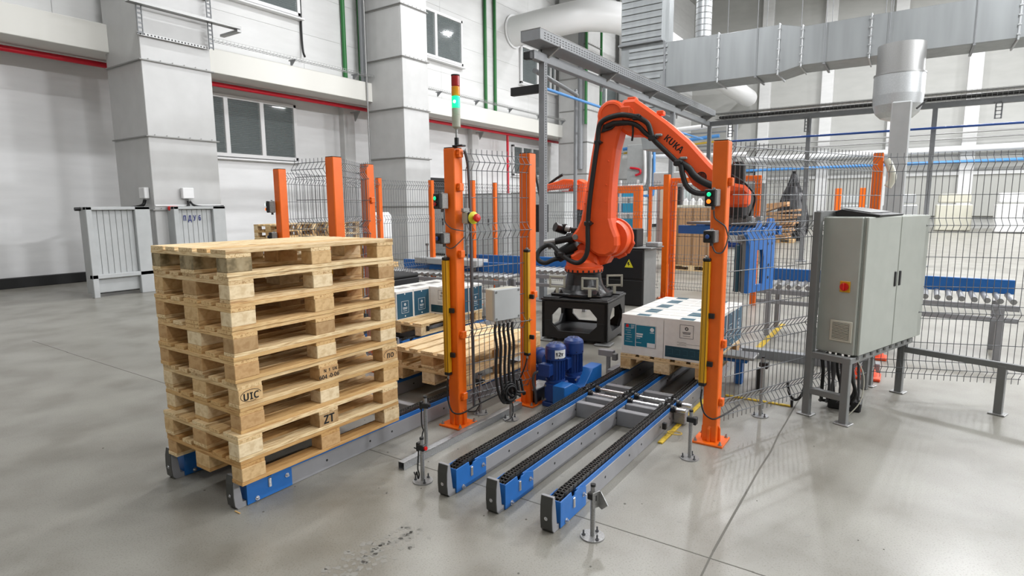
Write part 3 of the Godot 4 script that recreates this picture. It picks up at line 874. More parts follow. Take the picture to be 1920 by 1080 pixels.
func piece(key: String, s: Vector3, bev: float) -> ArrayMesh:
	if not shared.has(key): shared[key] = bx(Vector3.ZERO, s, bev).mesh()
	return shared[key]

func put(called: String, mesh: Mesh, m: Material, parent: Node3D, at: Vector3, turn := 0.0) -> MeshInstance3D:
	var o := obj(called, mesh, m, parent)
	o.position = at
	o.rotation.y = turn
	return o

func make_pallet(label: String, at: Vector3, turn := 0.0, group := "", pale := false, tone := -1) -> Node3D:
	var p := thing("wooden_pallet", label, "pallet", at, turn, group)
	var q := PI / 2
	var odd := rng.randi() % 8
	if tone < 0: tone = odd
	var pick := func() -> Material: return M.wood[tone if rng.randf() < 0.65 else ([0, 3, 5, 1, tone][rng.randi() % 5])] if not pale else M.wood[[0, 3, 0, 5, 3][rng.randi() % 5]]
	var w := [0.145, 0.1, 0.145, 0.1, 0.145]
	var x := -0.4
	for k in 5:
		put("deck_board", piece("b%.3f" % w[k], V(1.2, 0.022, w[k]), 0.002), pick.call(), p, V(x + w[k] / 2 + rng.randf_range(-0.003, 0.003), 0.133, rng.randf_range(-0.004, 0.004)), q)
		x += w[k] + 0.04125
	for z in [-0.5275, 0.0, 0.5275]:
		put("stringer_board", piece("s", V(0.8, 0.022, 0.145), 0.002), pick.call(), p, V(rng.randf_range(-0.002, 0.002), 0.111, z))
	for e in [[-0.35, 0.1], [0.0, 0.145], [0.35, 0.1]]:
		for z in [-0.5275, 0.0, 0.5275]:
			put("block", piece("k%.3f" % e[1], V(e[1], 0.078, 0.145), 0.003), M.block[rng.randi() % 5], p, V(e[0] + rng.randf_range(-0.003, 0.003), 0.061, z + rng.randf_range(-0.003, 0.003)))
		put("base_board", piece("b%.3f" % e[1], V(1.2, 0.022, e[1]), 0.002), pick.call(), p, V(e[0], 0.011, 0), q)
	return p

func block_of(p: Node3D, n: int) -> MeshInstance3D:
	var k := 0
	for c in p.get_children():
		if String(c.name).begins_with("block"):
			if k == n: return c
			k += 1
	return null

func mark(b: MeshInstance3D, s: String, h: float, at: Vector2) -> void:
	# writing on the block's side that faces +x
	var o := obj("stamp", text_mesh(s, h, 0.0012), M.ink, b)
	o.transform = Transform3D(Basis(Vector3.UP, PI / 2), V((b.mesh.get_aabb().size.x) / 2 + 0.0004, at.y, -at.x))

func ring_mark(b: MeshInstance3D, rx: float, ry: float, from: float, to: float) -> void:
	var pts := []
	for k in 15:
		var a := from + (to - from) * k / 14.0
		pts.append(V(0.0505, sin(a) * ry, -cos(a) * rx))
	obj("stamp", Mb.new().tube(pts, 0.0014, 5, false), M.ink, b)

func pallets() -> void:
	var what := ["lowest pallet of the tall stack, standing on the chain conveyor", "second pallet from the bottom of the tall stack, two letters on its middle block", "third pallet from the bottom of the tall stack, orange tinted corner block", "fourth pallet from the bottom of the tall stack, stamped on three side blocks", "fifth pallet up in the tall stack, just above the stamped one", "sixth pallet up in the tall stack, fourth from its top", "third pallet from the top of the tall stack, mould stain on its corner block", "second pallet from the top of the tall stack, smooth pale blocks", "topmost pallet of the tall stack, grey stained corner blocks"]
	for k in 9:
		var dx: float = [0.014, 0.018, 0.0, 0.0, 0.004, 0.006, 0.008, -0.006, 0.0][k]
		var dz: float = [0.012, 0.02, -0.012, -0.01, 0.004, 0.0, 0.004, -0.008, 0.0][k]
		var p := make_pallet(what[k], V(-3.333 + dx, 0.168 + 0.1442 * k, -2.295 + dz), rng.randf_range(-0.004, 0.004), "pallets of the tall stack", false, [6, 3, 4, 0, 2, 1, 1, 5, 3][k])
		if k == 8:
			for b in [2, 5, 8]: block_of(p, b).material_override = M.block_stained
		if k == 3:
			mark(block_of(p, 8), "UIC", 0.04, Vector2(0.0, -0.005))
			ring_mark(block_of(p, 8), 0.062, 0.033, 0.2, 5.2)
			mark(block_of(p, 7), "N  1  UK", 0.02, Vector2(0.01, 0.016))
			mark(block_of(p, 7), "604 -0-06", 0.026, Vector2(0.0, -0.022))
			mark(block_of(p, 6), "ПО", 0.034, Vector2(0.0, -0.006))
			ring_mark(block_of(p, 6), 0.06, 0.034, -0.3, 3.5)
		if k == 1: mark(block_of(p, 7), "ZT", 0.055, Vector2(0.0, 0.0))
	make_pallet("lower pale pallet of the low pair behind the fence panel", V(-3.325, 0.168, -4.24), 0.006, "low pair of empty pallets", true)
	make_pallet("upper pale pallet of the low pair behind the fence panel", V(-3.32, 0.3122, -4.235), -0.008, "low pair of empty pallets", true)
	make_pallet("pale pallet half loaded with teal cartons on the farther conveyor", V(-5.05, 0.168, -5.6), 0.0, "", true)
	make_pallet("pallet under the eight white cartons in front of the robot", V(-1.74, 0.168, -5.592), 0.0)

func chain_rail(parent: Node3D, xc: float, z0: float, z1: float, ends := true) -> void:
	# z0 the near end; blue nose, grey beam, blue guides and the double chain on top
	var L := z0 - z1
	var zc := (z0 + z1) / 2
	obj("beam", bx(V(xc, 0.056, zc - 0.13), V(0.08, 0.112, L - 0.26), 0.004), M.steel_paint, parent)
	var g := Mb.new()
	g.box(V(xc + 0.034, 0.127, zc - 0.06), V(0.008, 0.032, L - 0.34), 0.002).box(V(xc - 0.034, 0.127, zc - 0.06), V(0.008, 0.032, L - 0.34), 0.002).box(V(xc, 0.125, zc - 0.06), V(0.06, 0.02, L - 0.34), 0.002)
	obj("guide_strip", g, M.blue, parent)
	var hb := Mb.new()
	for k in 12:
		var zz := z0 - 0.6 - k * 0.29 - (0.08 if k % 2 else 0.0)
		if zz > z1 + 0.1: hb.cyl(V(xc + 0.0395, 0.06, zz), V(xc + 0.0408, 0.06, zz), 0.008, 10)
	obj("bolt_hole", hb, M.dark, parent, "stuff")
	var c := Mb.new()
	var lk := Mb.new()
	var n := int((L - 0.08) / 0.0254)
	for k in n:
		var zz := z0 - 0.05 - k * 0.0254
		var y := 0.155 - maxf(0.0, 0.018 - k * 0.006)
		for s in [-0.0125, 0.0125]:
			c.box(V(xc + s, y, zz), V(0.018, 0.013, 0.013))
		for s in [-0.0245, -0.001, 0.0225]:
			lk.box(V(xc + s + (0.0022 if k % 2 else 0.0), y, zz - 0.0127), V(0.0028, 0.02, 0.036))
	obj("chain_roller", c, M.chain, parent, "stuff")
	obj("chain_link", lk, M.link, parent, "stuff")
	obj("chain_bed", bx(V(xc, 0.139, zc - 0.05), V(0.05, 0.012, L - 0.14)), M.black, parent)
	if not ends: return
	var prof := pv([-z0 + 0.04, 0.004, -z0 + 0.04, 0.148, -z0 + 0.16, 0.152, -z0 + 0.17, 0.120, -z0 + 0.195, 0.120, -z0 + 0.205, 0.134, -z0 + 0.235, 0.134, -z0 + 0.255, 0.142, -z0 + 0.335, 0.115, -z0 + 0.335, 0.004])
	var e := Mb.new()
	for s in [-1.0, 1.0]:
		# profile lies in (−z, y): turn the prism so that its length axis points along −z
		e.t = Transform3D(Basis(V(0, 0, -1), V(0, 1, 0), V(1, 0, 0)), V(xc + s * 0.0415, 0, 0))
		e.prism(prof, -0.0035, 0.0035, 0.001)
	e.t = Transform3D()
	e.box(V(xc, 0.076, z0 - 0.045), V(0.08, 0.144, 0.006), 0.001)
	obj("end_plate", e, M.blue, parent)
	var gd := Mb.new()
	gd.t = Transform3D(Basis(V(0, 0, -1), V(0, 1, 0), V(1, 0, 0)), V(xc, 0, 0))
	gd.prism(pv([-z0 - 0.022, 0.198, -z0 - 0.031, 0.15, -z0 - 0.033, 0.08, -z0 - 0.028, 0.02, -z0 - 0.012, 0.0, -z0 + 0.04, 0.0, -z0 + 0.04, 0.03, -z0 + 0.018, 0.034, -z0 + 0.01, 0.10, -z0 - 0.004, 0.198]), -0.036, 0.036, 0.0015)
	obj("end_guard", gd, M.steel_paint, parent)
	var gf := Mb.new()
	gf.t = gd.t
	gf.prism(pv([-z0 - 0.025, 0.196, -z0 - 0.034, 0.15, -z0 - 0.036, 0.08, -z0 - 0.031, 0.02, -z0 - 0.016, 0.001, -z0 - 0.010, 0.004, -z0 - 0.026, 0.022, -z0 - 0.030, 0.08, -z0 - 0.028, 0.15, -z0 - 0.018, 0.196]), -0.034, 0.034)
	obj("guard_face", gf, M.guard_dark, parent)
	for q in [[V(xc + 0.045, 0.082, z0 - 0.30), Vector3.RIGHT, 0.009, 0.014], [V(xc + 0.045, 0.022, z0 - 0.10), Vector3.RIGHT, 0.009, 0.014], [V(xc, 0.08, z0 + 0.035), Vector3.BACK, 0.007, 0.006], [V(xc - 0.045, 0.082, z0 - 0.30), Vector3.LEFT, 0.009, 0.014]]:
		obj("bolt", Mb.new().bolt(q[0], q[1], q[2], q[3]), M.chrome, parent)
	var lt := bx(V(xc + 0.047, 0.085, z0 - 0.185), V(0.012, 0.06, 0.02), 0.004)
	obj("latch", lt, M.chrome, parent)

func conveyors() -> void:
	var c2 := thing("chain_conveyor", "three-rail blue and grey chain conveyor with black chains in the foreground", "conveyor")
	for k in 3:
		chain_rail(c2, -2.14 + 0.35 * k, -2.475, -6.6)
	for z in [-4.03, -4.20, -4.585]:
		for s in [[-2.10, -1.83], [-1.75, -1.48]]:
			var xm: float = (s[0] + s[1]) / 2
			obj("cross_member", bx(V(xm, 0.06, z - 0.03), V(s[1] - s[0], 0.12, 0.06), 0.004), M.steel_paint, c2)
	for z in [-4.27, -4.41]:
		obj("shaft", Mb.new().cyl(V(-2.2, 0.128, z), V(-1.29, 0.128, z), 0.014, 14), M.chrome, c2)
	for k in 3:
		var xc := -2.14 + 0.35 * k
		for z in [-4.27, -4.41]:
			var s := Mb.new()
			s.cyl(V(xc - 0.055, 0.128, z), V(xc - 0.038, 0.128, z), 0.03, 16)
			s.cyl(V(xc + 0.038, 0.128, z), V(xc + 0.06, 0.128, z), 0.03, 16)
			s.cyl(V(xc - 0.03, 0.128, z), V(xc + 0.03, 0.128, z), 0.042, 14)
			for j in 12:
				var a := TAU * j / 12
				s.box(V(xc, 0.128 + sin(a) * 0.044, z + cos(a) * 0.044), V(0.02, 0.012, 0.012))
			obj("sprocket", s, M.black_gloss, c2)
			var cl := Mb.new()
			cl.lathe(V(xc + 0.06, 0.128, z), Vector3.RIGHT, [Vector2(0.014, 0), Vector2(0.024, 0), Vector2(0.024, 0.016), Vector2(0.014, 0.016)], 14)
			obj("collar", cl, M.black_gloss, c2)
	var c1 := thing("chain_conveyor", "two-rail chain conveyor carrying the tall pallet stack at left", "conveyor")
	chain_rail(c1, -3.05, -1.715, -5.3)
	chain_rail(c1, -3.73, -1.715, -5.3)
	for z in [-3.3, -4.9]: obj("cross_member", bx(V(-3.39, 0.06, z), V(0.60, 0.10, 0.06), 0.004), M.steel_paint, c1)
	var c3 := thing("chain_conveyor", "farther chain conveyor under the half loaded carton pallet", "conveyor")
	chain_rail(c3, -4.77, -4.72, -6.5)
	chain_rail(c3, -5.42, -4.72, -6.5)
	for z in [-5.4, -6.3]: obj("cross_member", bx(V(-5.095, 0.06, z), V(0.57, 0.10, 0.06), 0.004), M.steel_paint, c3)

# orange square post on a bolted plate; "brackets": [height, angle] lugs for the fence
func post(label: String, at: Vector3, brackets: Array, sz := 0.1, h := 2.1) -> Node3D:
	var p := thing("fence_post", label, "post", at)
	obj("tube", bx(V(0, h / 2 + 0.005, 0), V(sz, h - 0.01, sz), 0.006), M.orange, p)
	obj("cap", bx(V(0, h + 0.002, 0), V(sz - 0.006, 0.006, sz - 0.006), 0.002), M.dark, p)
	obj("base_plate", bx(V(0, 0.007, 0), V(0.215, 0.014, 0.215), 0.002), M.orange, p)
	for a in 4:
		var g := Mb.new()
		g.t = Transform3D(Basis(Vector3.UP, PI / 2 * a), Vector3.ZERO)
		g.prism(pv([sz / 2 - 0.002, 0.012, sz / 2 + 0.018, 0.012, sz / 2 + 0.014, 0.105, sz / 2 - 0.002, 0.13]), -0.009, 0.009, 0.002)
		obj("gusset", g, M.orange, p)
	for s in [[-1, -1], [1, -1], [1, 1], [-1, 1]]:
		obj("bolt", Mb.new().bolt(V(s[0] * 0.086, 0.014, s[1] * 0.086), Vector3.UP, 0.009, 0.02), M.zinc, p)
	for b in brackets:
		var d := Mb.new()
		d.t = Transform3D(Basis(Vector3.UP, b[1]), V(0, b[0], 0))
		d.box(V(sz / 2 + 0.014, 0, 0), V(0.03, 0.055, 0.05), 0.004)
		d.cyl(V(sz / 2 + 0.014, 0, 0.025), V(sz / 2 + 0.014, 0, 0.032), 0.009, 8)
		obj("bracket", d, M.orange, p)
	return p

func light_curtain(label: String, at: Vector3, y0: float, y1: float, turn: float) -> void:
	var c := thing("light_curtain", label, "light curtain", at, turn)
	var m := Mb.new()
	m.prism(pv([-0.022, -0.02, 0.022, -0.02, 0.024, -0.012, 0.024, 0.012, 0.018, 0.02, 0.007, 0.02, 0.007, 0.013, -0.007, 0.013, -0.007, 0.02, -0.018, 0.02, -0.024, 0.012, -0.024, -0.012]), 0, y1 - y0 - 0.05, 0.0)
	var o := obj("housing", m, M.yellow, c)
	o.transform = Transform3D(Basis(Vector3.RIGHT, -PI / 2), V(0, y0 + 0.025, 0))
	obj("lens_strip", bx(V(0, (y0 + y1) / 2, -0.009), V(0.016, y1 - y0 - 0.05, 0.004)), M.dark, c)
	for xx in [-0.0125, 0.0135]:
		obj("trim_line", bx(V(xx, (y0 + y1) / 2, 0.0202), V(0.0022, y1 - y0 - 0.05, 0.002)), M.black, c)
	obj("end_cap", bx(V(0, y1 - 0.012, 0), V(0.05, 0.024, 0.042), 0.006), M.black, c)
	obj("end_cap", bx(V(0, y0 + 0.012, 0), V(0.05, 0.024, 0.042), 0.006), M.black, c)
	var k := Mb.new()
	k.cyl(V(0, y1, 0), V(0, y1 + 0.012, 0), 0.012, 10)
	k.cyl(V(0, y0 - 0.03, 0), V(0, y0, 0), 0.009, 10)
	obj("plug", k, M.zinc, c)
	for yy in [y0 + 0.16, y0 + 0.5]:
		var b := Mb.new()
		b.box(V(0.038, yy, -0.006), V(0.05, 0.036, 0.02), 0.003)
		obj("clamp", b, M.black, c)

func fence(label: String, a: Vector2, b: Vector2, y0 := 0.17, y1 := 2.1, out := 1.0, group := "") -> Node3D:
	var f := thing("mesh_fence", label, "fence", V(a.x, 0, a.y), atan2(-(b.y - a.y), b.x - a.x), group)
	var L := a.distance_to(b)
	var w := Mb.new()
	var hz := Mb.new()
	var bends := [2.005, 1.49, 0.745, 0.245]
	var path := [V(0, y1, 0)]
	for y in bends:
		path.append(V(0, y + 0.055, 0)); path.append(V(0, y, 0.04 * out)); path.append(V(0, y - 0.055, 0))
	path.append(V(0, y0, 0))
	var n := int(L / 0.05)
	var off := (L - n * 0.05) / 2
	for k in n + 1:
		w.t = Transform3D(Basis(), V(off + k * 0.05, 0, 0))
		for j in path.size() - 1: w.cyl(path[j], path[j + 1], 0.0028, 5, -1.0, false)
	var rows := []
	for y in bends: rows.append_array([[y + 0.06, 0.0], [y, 0.04 * out], [y - 0.06, 0.0]])
	for y in [1.745, 1.22, 0.965, 0.47]: rows.append([y, 0.0])
	for r in rows: hz.cyl(V(0, r[0], r[1] - 0.005 * out), V(L, r[0], r[1] - 0.005 * out), 0.0034, 6)
	obj("vertical_wires", w, M.wire, f, "stuff")
	obj("cross_wires", hz, M.wire, f, "stuff")
	return f

func switch_box(label: String, at: Vector3, h: float, buttons: Array, turn := 0.0) -> void:
	# grey box, dark face with round buttons looking along +z
	var s := thing("switch_box", label, "switch box", at, turn)
	obj("housing", bx(V(0, 0, 0.03), V(0.075, h, 0.06), 0.006), M.zinc, s)
	obj("cover", bx(V(0, 0, 0.072), V(0.073, h - 0.002, 0.03), 0.006), M.black, s)
	for b in buttons:
		obj("button_ring", Mb.new().cyl(V(0, b[0], 0.086), V(0, b[0], 0.095), 0.018, 18), M.black_gloss, s)
		obj("button", Mb.new().lathe(V(0, b[0], 0.094), Vector3.BACK, [Vector2(0.0145, 0.0), Vector2(0.0145, 0.004), Vector2(0.011, 0.008), Vector2(0, 0.009)], 18), b[1], s)
	obj("gland", Mb.new().cyl(V(0, -h / 2, 0.03), V(0, -h / 2 - 0.022, 0.03), 0.012, 10), M.grey_cable, s)
	obj("gland", Mb.new().cyl(V(0, h / 2, 0.03), V(0, h / 2 + 0.01, 0.03), 0.01, 10), M.zinc, s)

func guard_posts() -> void:
	post("near orange post carrying the stack light and two switch boxes", V(-2.79, 0, -3.39), [[2.06, 0.0], [1.82, 0.0], [1.33, 0.0], [0.72, 0.0], [0.24, 0.0]])
	post("orange post with a yellow curtain right of the junction box", V(-2.60, 0, -4.11), [[0.95, 0.0]])
	post("nearest orange post at right, in front of the white cartons", V(-1.06, 0, -4.12), [[1.83, 0.0], [0.72, 0.0], [0.30, 0.0]])
	post("broad orange post rising behind the middle of the tall stack", V(-4.07, 0, -3.36), [])
	post("orange post with mesh in front, right behind the tall stack", V(-4.52, 0, -4.14), [[1.75, 0.0], [1.2, 0.0]])
	post("leftmost orange post with two small switch boxes", V(-5.80, 0, -4.04), [])
	light_curtain("yellow light curtain on the stack-light post", V(-2.818, 0, -3.315), 0.41, 1.31, 0.0)
	light_curtain("yellow light curtain on the post right of the junction box", V(-2.563, 0, -4.035), 0.44, 1.33, 0.0)
	light_curtain("yellow light curtain on the post before the white cartons", V(-1.113, 0, -4.045), 0.42, 1.32, 0.0)
	light_curtain("yellow light curtain seen through the gaps of the tall stack", V(-4.585, 0, -4.065), 0.42, 1.32, 0.0)
	light_curtain("yellow light curtain far left behind the tall stack", V(-5.75, 0, -3.96), 0.42, 1.32, 0.0)
	light_curtain("yellow light curtain on the broad post behind the stack", V(-4.03, 0, -3.28), 0.42, 1.32, 0.0)
	switch_box("switch box with glowing green lamp on the stack-light post", V(-2.822, 1.72, -3.335), 0.115, [[0.02, M.glow_green], [-0.022, M.lamp_red]], -0.25)
	switch_box("small switch box with blue button on the stack-light post", V(-2.812, 1.45, -3.335), 0.08, [[0.0, M.blue_deep]], -0.25)
	switch_box("switch box with green and orange lamps on the right post", V(-1.08, 1.725, -4.068), 0.115, [[0.022, M.glow_green], [-0.024, M.glow_orange]], -0.2)
	switch_box("small switch box with blue button on the right post", V(-1.08, 1.468, -4.068), 0.085, [[0.0, M.blue_deep]], -0.2)
	switch_box("switch box with white and orange lamps on the leftmost post", V(-5.85, 1.69, -3.99), 0.13, [[0.025, M.glow_white], [-0.025, M.glow_orange]], -0.55)
	switch_box("small dark switch box low on the leftmost post", V(-5.84, 1.36, -3.99), 0.1, [[0.0, M.blue_deep]], -0.55)

func fences() -> void:
	fence("short mesh fence panel behind the junction box", Vector2(-2.735, -3.44), Vector2(-2.56, -4.06), 0.17, 2.1, 1.0)
	fence("large mesh fence panel between right post and grey cabinet", Vector2(-1.0, -4.17), Vector2(-0.21, -5.95), 0.14, 2.1, -1.0)
	fence("dark mesh panel left of the broad post behind the stack", Vector2(-4.52, -3.3), Vector2(-4.11, -3.32), 0.17, 2.1, 1.0)
	fence("mesh panel between the two posts right behind the stack", Vector2(-4.07, -3.42), Vector2(-4.5, -4.08), 0.17, 2.1, -1.0)
	fence("mesh panel over the post with mesh in front", Vector2(-4.44, -3.98), Vector2(-4.24, -3.9), 0.17, 2.1, 1.0)
	fence("mesh panel running back from the leftmost post", Vector2(-5.84, -4.1), Vector2(-6.5, -6.15), 0.17, 2.08, 1.0)
	fence("mesh panel before the wide white column", Vector2(-6.5, -6.25), Vector2(-6.46, -7.22), 0.17, 2.08, 1.0)
	fence("mesh panel before the dark doorway", Vector2(-6.46, -7.33), Vector2(-6.4, -8.88), 0.17, 2.08, 1.0)
	fence("mesh panel from the last thin post back to the rear fence line", Vector2(-6.38, -9.0), Vector2(-6.3, -10.15), 0.17, 2.08, 1.0)
	fence("mesh panel behind the left blue conveyor", Vector2(-6.26, -10.2), Vector2(-5.0, -10.2), 0.17, 2.1, 1.0)
	fence("mesh panel behind the robot", Vector2(-4.95, -10.2), Vector2(-3.66, -10.2), 0.17, 2.1, 1.0)
	fence("mesh panel behind the gripper", Vector2(-3.46, -10.2), Vector2(-1.3, -10.2), 0.17, 2.1, 1.0)
	fence("mesh panel running right from the end of the large one", Vector2(-0.17, -6.02), Vector2(0.9, -6.4), 0.14, 2.1, 1.0)
	var far := [["thin orange post left before the white column", -6.53, -6.2], ["thin orange post right before the white column", -6.46, -7.28], ["thin orange post in the dark doorway", -6.05, -7.85], ["thin orange post before the grey cabinets", -6.38, -8.94], ["orange post at the left of the gate behind the gripper", -3.55, -10.2], ["tall orange post beside the hanging rag at far right", -0.32, -8.0]]
	for e in far:
		post(e[0], V(e[1], 0, e[2]), [], 0.07 if e[1] < -5.0 else 0.1, 2.24 if e[1] > -1.0 else (2.2 if e[2] < -10.0 else 2.1))

func arc(cx: float, cy: float, r: float, a0: float, a1: float, n: int) -> Array:
	var o := []
	for k in n + 1:
		var a := deg_to_rad(a0 + (a1 - a0) * k / n)
		o.append_array([cx + cos(a) * r, cy + sin(a) * r])
	return o

func robot() -> void:
	var at := V(-3.4, 0, -6.72)
	var yaw := deg_to_rad(8.2)
	# --- pedestal ---
	var p := thing("robot_pedestal", "black steel pedestal with octagonal openings under the orange robot", "pedestal", V(-3.36, 0, -6.66), yaw)
	var W := 0.845
	var D := 0.80
	var H := 0.53
	for e in [[0.0, D / 2 - 0.02, 0.0, W], [PI, D / 2 - 0.02, 0.0, W], [PI / 2, W / 2 - 0.02, 0.0, D], [-PI / 2, W / 2 - 0.02, 0.0, D]]:
		var f := Mb.new()
		var w: float = e[3] / 2
		f.t = Transform3D(Basis(Vector3.UP, e[0]), Basis(Vector3.UP, e[0]) * V(0, 0, e[1]))
		var i := w - 0.13
		# plate with an eight-sided opening, as an upper and a lower half
		f.prism(pv([-w, 0.27, -w, H - 0.02, w, H - 0.02, w, 0.27, i, 0.27, i, 0.33, i - 0.09, 0.43, -i + 0.09, 0.43, -i, 0.33, -i, 0.27]), -0.02, 0.02, 0.003)
		f.prism(pv([-w, 0.27, -w, 0.045, w, 0.045, w, 0.27, i, 0.27, i, 0.23, i - 0.09, 0.14, -i + 0.09, 0.14, -i, 0.23, -i, 0.27]), -0.02, 0.02, 0.003)
		obj("side_plate", f, M.pedestal, p)
	obj("top_plate", bx(V(0, H + 0.0, 0), V(W + 0.02, 0.025, D + 0.02), 0.004), M.pedestal, p)
	obj("base_frame", bx(V(0, 0.09, 0), V(W - 0.09, 0.05, D - 0.09), 0.004), M.pedestal, p)
	for s in [[-1, -1], [1, -1], [1, 1], [-1, 1]]:
		var f := Mb.new()
		f.cyl(V(s[0] * (W / 2 - 0.07), 0.012, s[1] * (D / 2 - 0.07)), V(s[0] * (W / 2 - 0.07), 0.06, s[1] * (D / 2 - 0.07)), 0.03, 10)
		f.box(V(s[0] * (W / 2 - 0.05), 0.012, s[1] * (D / 2 - 0.05)), V(0.2, 0.024, 0.2), 0.008)
		obj("foot", f, M.stand_grey, p)
		obj("pad", bx(V(s[0] * (W / 2 - 0.12), H + 0.018, s[1] * (D / 2 - 0.12)), V(0.22, 0.018, 0.22), 0.004), M.pedestal, p)
	# --- robot ---
	var r := thing("industrial_robot", "orange palletising robot on the black pedestal, arm bent over to the right", "robot", at, yaw)
	var y0 := H + 0.024
	var bs := Mb.new()
	bs.lathe(Vector3.ZERO, Vector3.UP, [Vector2(0.0, y0), Vector2(0.37, y0), Vector2(0.37, y0 + 0.025), Vector2(0.33, y0 + 0.03), Vector2(0.28, y0 + 0.07), Vector2(0.245, y0 + 0.13), Vector2(0.225, y0 + 0.20), Vector2(0.215, y0 + 0.27), Vector2(0.235, y0 + 0.275), Vector2(0.235, y0 + 0.29)], 40)
	bs.box(V(0, y0 + 0.02, 0), V(0.66, 0.03, 0.66), 0.01)
	var base := obj("base", bs, M.black_gloss, r)
	for s in [[-1, -1], [1, -1], [1, 1], [-1, 1]]:
		obj("bolt", Mb.new().bolt(V(s[0] * 0.28, y0 + 0.035, s[1] * 0.28), Vector3.UP, 0.016, 0.03), M.black, base)
		obj("bolt", Mb.new().bolt(V(s[0] * 0.20, y0 + 0.035, s[1] * 0.29), Vector3.UP, 0.016, 0.03), M.black, base)
	# four grey lifting frames round the base
	for e in [[-0.25, 0.30, 0.1], [0.19, 0.34, 0.1], [-0.12, -0.30, 0.0], [0.38, -0.08, 0.5]]:
		var f := Mb.new()
		f.t = Transform3D(Basis(Vector3.UP, e[2]), V(e[0], y0 + 0.17, e[1]))
		f.box(V(0, 0.07, 0), V(0.21, 0.025, 0.02), 0.004).box(V(0, -0.055, 0), V(0.21, 0.025, 0.02), 0.004).box(V(-0.0925, 0.0, 0), V(0.025, 0.15, 0.02), 0.004).box(V(0.0925, 0.0, 0), V(0.025, 0.15, 0.02), 0.004).box(V(0, -0.11, 0), V(0.04, 0.1, 0.02), 0.003)
		obj("lifting_frame", f, M.beige, base)
	var ca := Mb.new()
	ca.lathe(Vector3.ZERO, Vector3.UP, [Vector2(0.0, 0.845), Vector2(0.235, 0.845), Vector2(0.245, 0.85), Vector2(0.245, 0.905), Vector2(0.232, 0.915), Vector2(0.225, 0.97), Vector2(0.19, 1.0), Vector2(0, 1.0)], 40)
	ca.prism(pv([-0.19, 0.93, -0.20, 1.02, -0.14, 1.10, -0.05, 1.20, 0.12, 1.23, 0.30, 1.24, 0.36, 1.05, 0.30, 0.95, 0.24, 0.93]), -0.22, 0.05, 0.025)
	ca.prism(pv([-0.12, 0.95, -0.14, 1.05, -0.02, 1.12, 0.10, 1.13, 0.20, 1.05, 0.22, 0.95]), -0.2, 0.15, 0.03)
	var car := obj("carousel", ca, M.robot, r)
	var cs := Mb.new()
	for k in 22:
		var a := TAU * k / 22
		cs.t = Transform3D(Basis(Vector3.UP, a), Basis(Vector3.UP, a) * V(0, 0.862, 0.2455))
		cs.box(Vector3.ZERO, V(0.022, 0.03, 0.006))
	obj("bolt_pocket", cs, M.dark, car, "stuff")
	var sh := Mb.new()
	var so := V(0.33, 1.265, 0)
	sh.lathe(so + V(0, 0, -0.34), Vector3.BACK, [Vector2(0, 0), Vector2(0.17, 0.0), Vector2(0.21, 0.03), Vector2(0.225, 0.07), Vector2(0.225, 0.11), Vector2(0.255, 0.115), Vector2(0.255, 0.17), Vector2(0.235, 0.18), Vector2(0.235, 0.27), Vector2(0.22, 0.33), Vector2(0.0, 0.34)], 40)
	sh.t = Transform3D(Basis(Vector3.BACK, -0.5), so + V(0, 0, -0.19))
	sh.box(V(0.25, 0.0, 0), V(0.05, 0.18, 0.06), 0.02)
	sh.t = Transform3D(Basis(Vector3.BACK, -1.1), so + V(0, 0, -0.19))
	sh.box(V(0.25, 0.0, 0), V(0.05, 0.14, 0.06), 0.02)
	obj("shoulder", sh, M.robot, r)
	# lower arm
	var la := [-0.094, 1.318, -0.105, 1.29, -0.094, 1.258, -0.06, 1.235, 0.03, 1.215, 0.10, 1.17, 0.16, 1.10, 0.24, 1.06, 0.34, 1.055, 0.43, 1.10, 0.475, 1.19, 0.47, 1.30, 0.42, 1.42, 0.392, 1.52, 0.393, 1.709, 0.412, 2.05, 0.445, 2.34, 0.492, 2.52]
	la.append_array(arc(0.384, 2.735, 0.175, -25, 192, 16))
	la.append_array([0.195, 2.60, 0.136, 2.258, 0.056, 1.712, 0.012, 1.50, -0.03, 1.40])
	var lm := Mb.new()
	lm.prism(pv(la), -0.10, 0.2, 0.03)
	lm.lathe(V(0.384, 2.735, 0.195), Vector3.BACK, [Vector2(0.15, 0), Vector2(0.15, 0.012), Vector2(0.125, 0.018), Vector2(0.12, 0.006), Vector2(0, 0.006)], 32)
	var low := obj("lower_arm", lm, M.robot, r)
	var pin := Mb.new()
	pin.lathe(V(-0.05, 1.288, 0.2), Vector3.BACK, [Vector2(0.036, 0), Vector2(0.036, 0.012), Vector2(0.03, 0.016), Vector2(0, 0.016)], 24)
	obj("pin", pin, M.stand_grey, low)
	var tp := Mb.new()
	for q in [[0.10, 1.85], [0.34, 1.92], [0.07, 1.70], [0.33, 1.72], [0.36, 2.2]]:
		tp.box(V(q[0], q[1], 0.203), V(0.02, 0.02, 0.012), 0.004)
	obj("tab", tp, M.robot, low)
	# balancer cylinder behind
	var cb := Mb.new()
	cb.cyl(V(-0.07, 1.285, 0.08), V(-0.40, 1.215, 0.08), 0.045, 18)
	cb.cyl(V(-0.10, 1.18, 0.0), V(-0.36, 1.02, 0.0), 0.085, 20)
	cb.box(V(-0.16, 1.27, 0.04), V(0.12, 0.12, 0.12), 0.02)
	obj("balancer", cb, M.black, r)
	var mo := Mb.new()
	mo.cyl(V(-0.26, 1.36, -0.02), V(-0.36, 1.41, 0.1), 0.06, 18)
	mo.box(V(-0.27, 1.42, 0.02), V(0.08, 0.05, 0.08), 0.012)
	mo.box(V(-0.10, 1.36, 0.02), V(0.12, 0.08, 0.1), 0.01)
	obj("motor", mo, M.black_gloss, r)
	var sl := Mb.new()
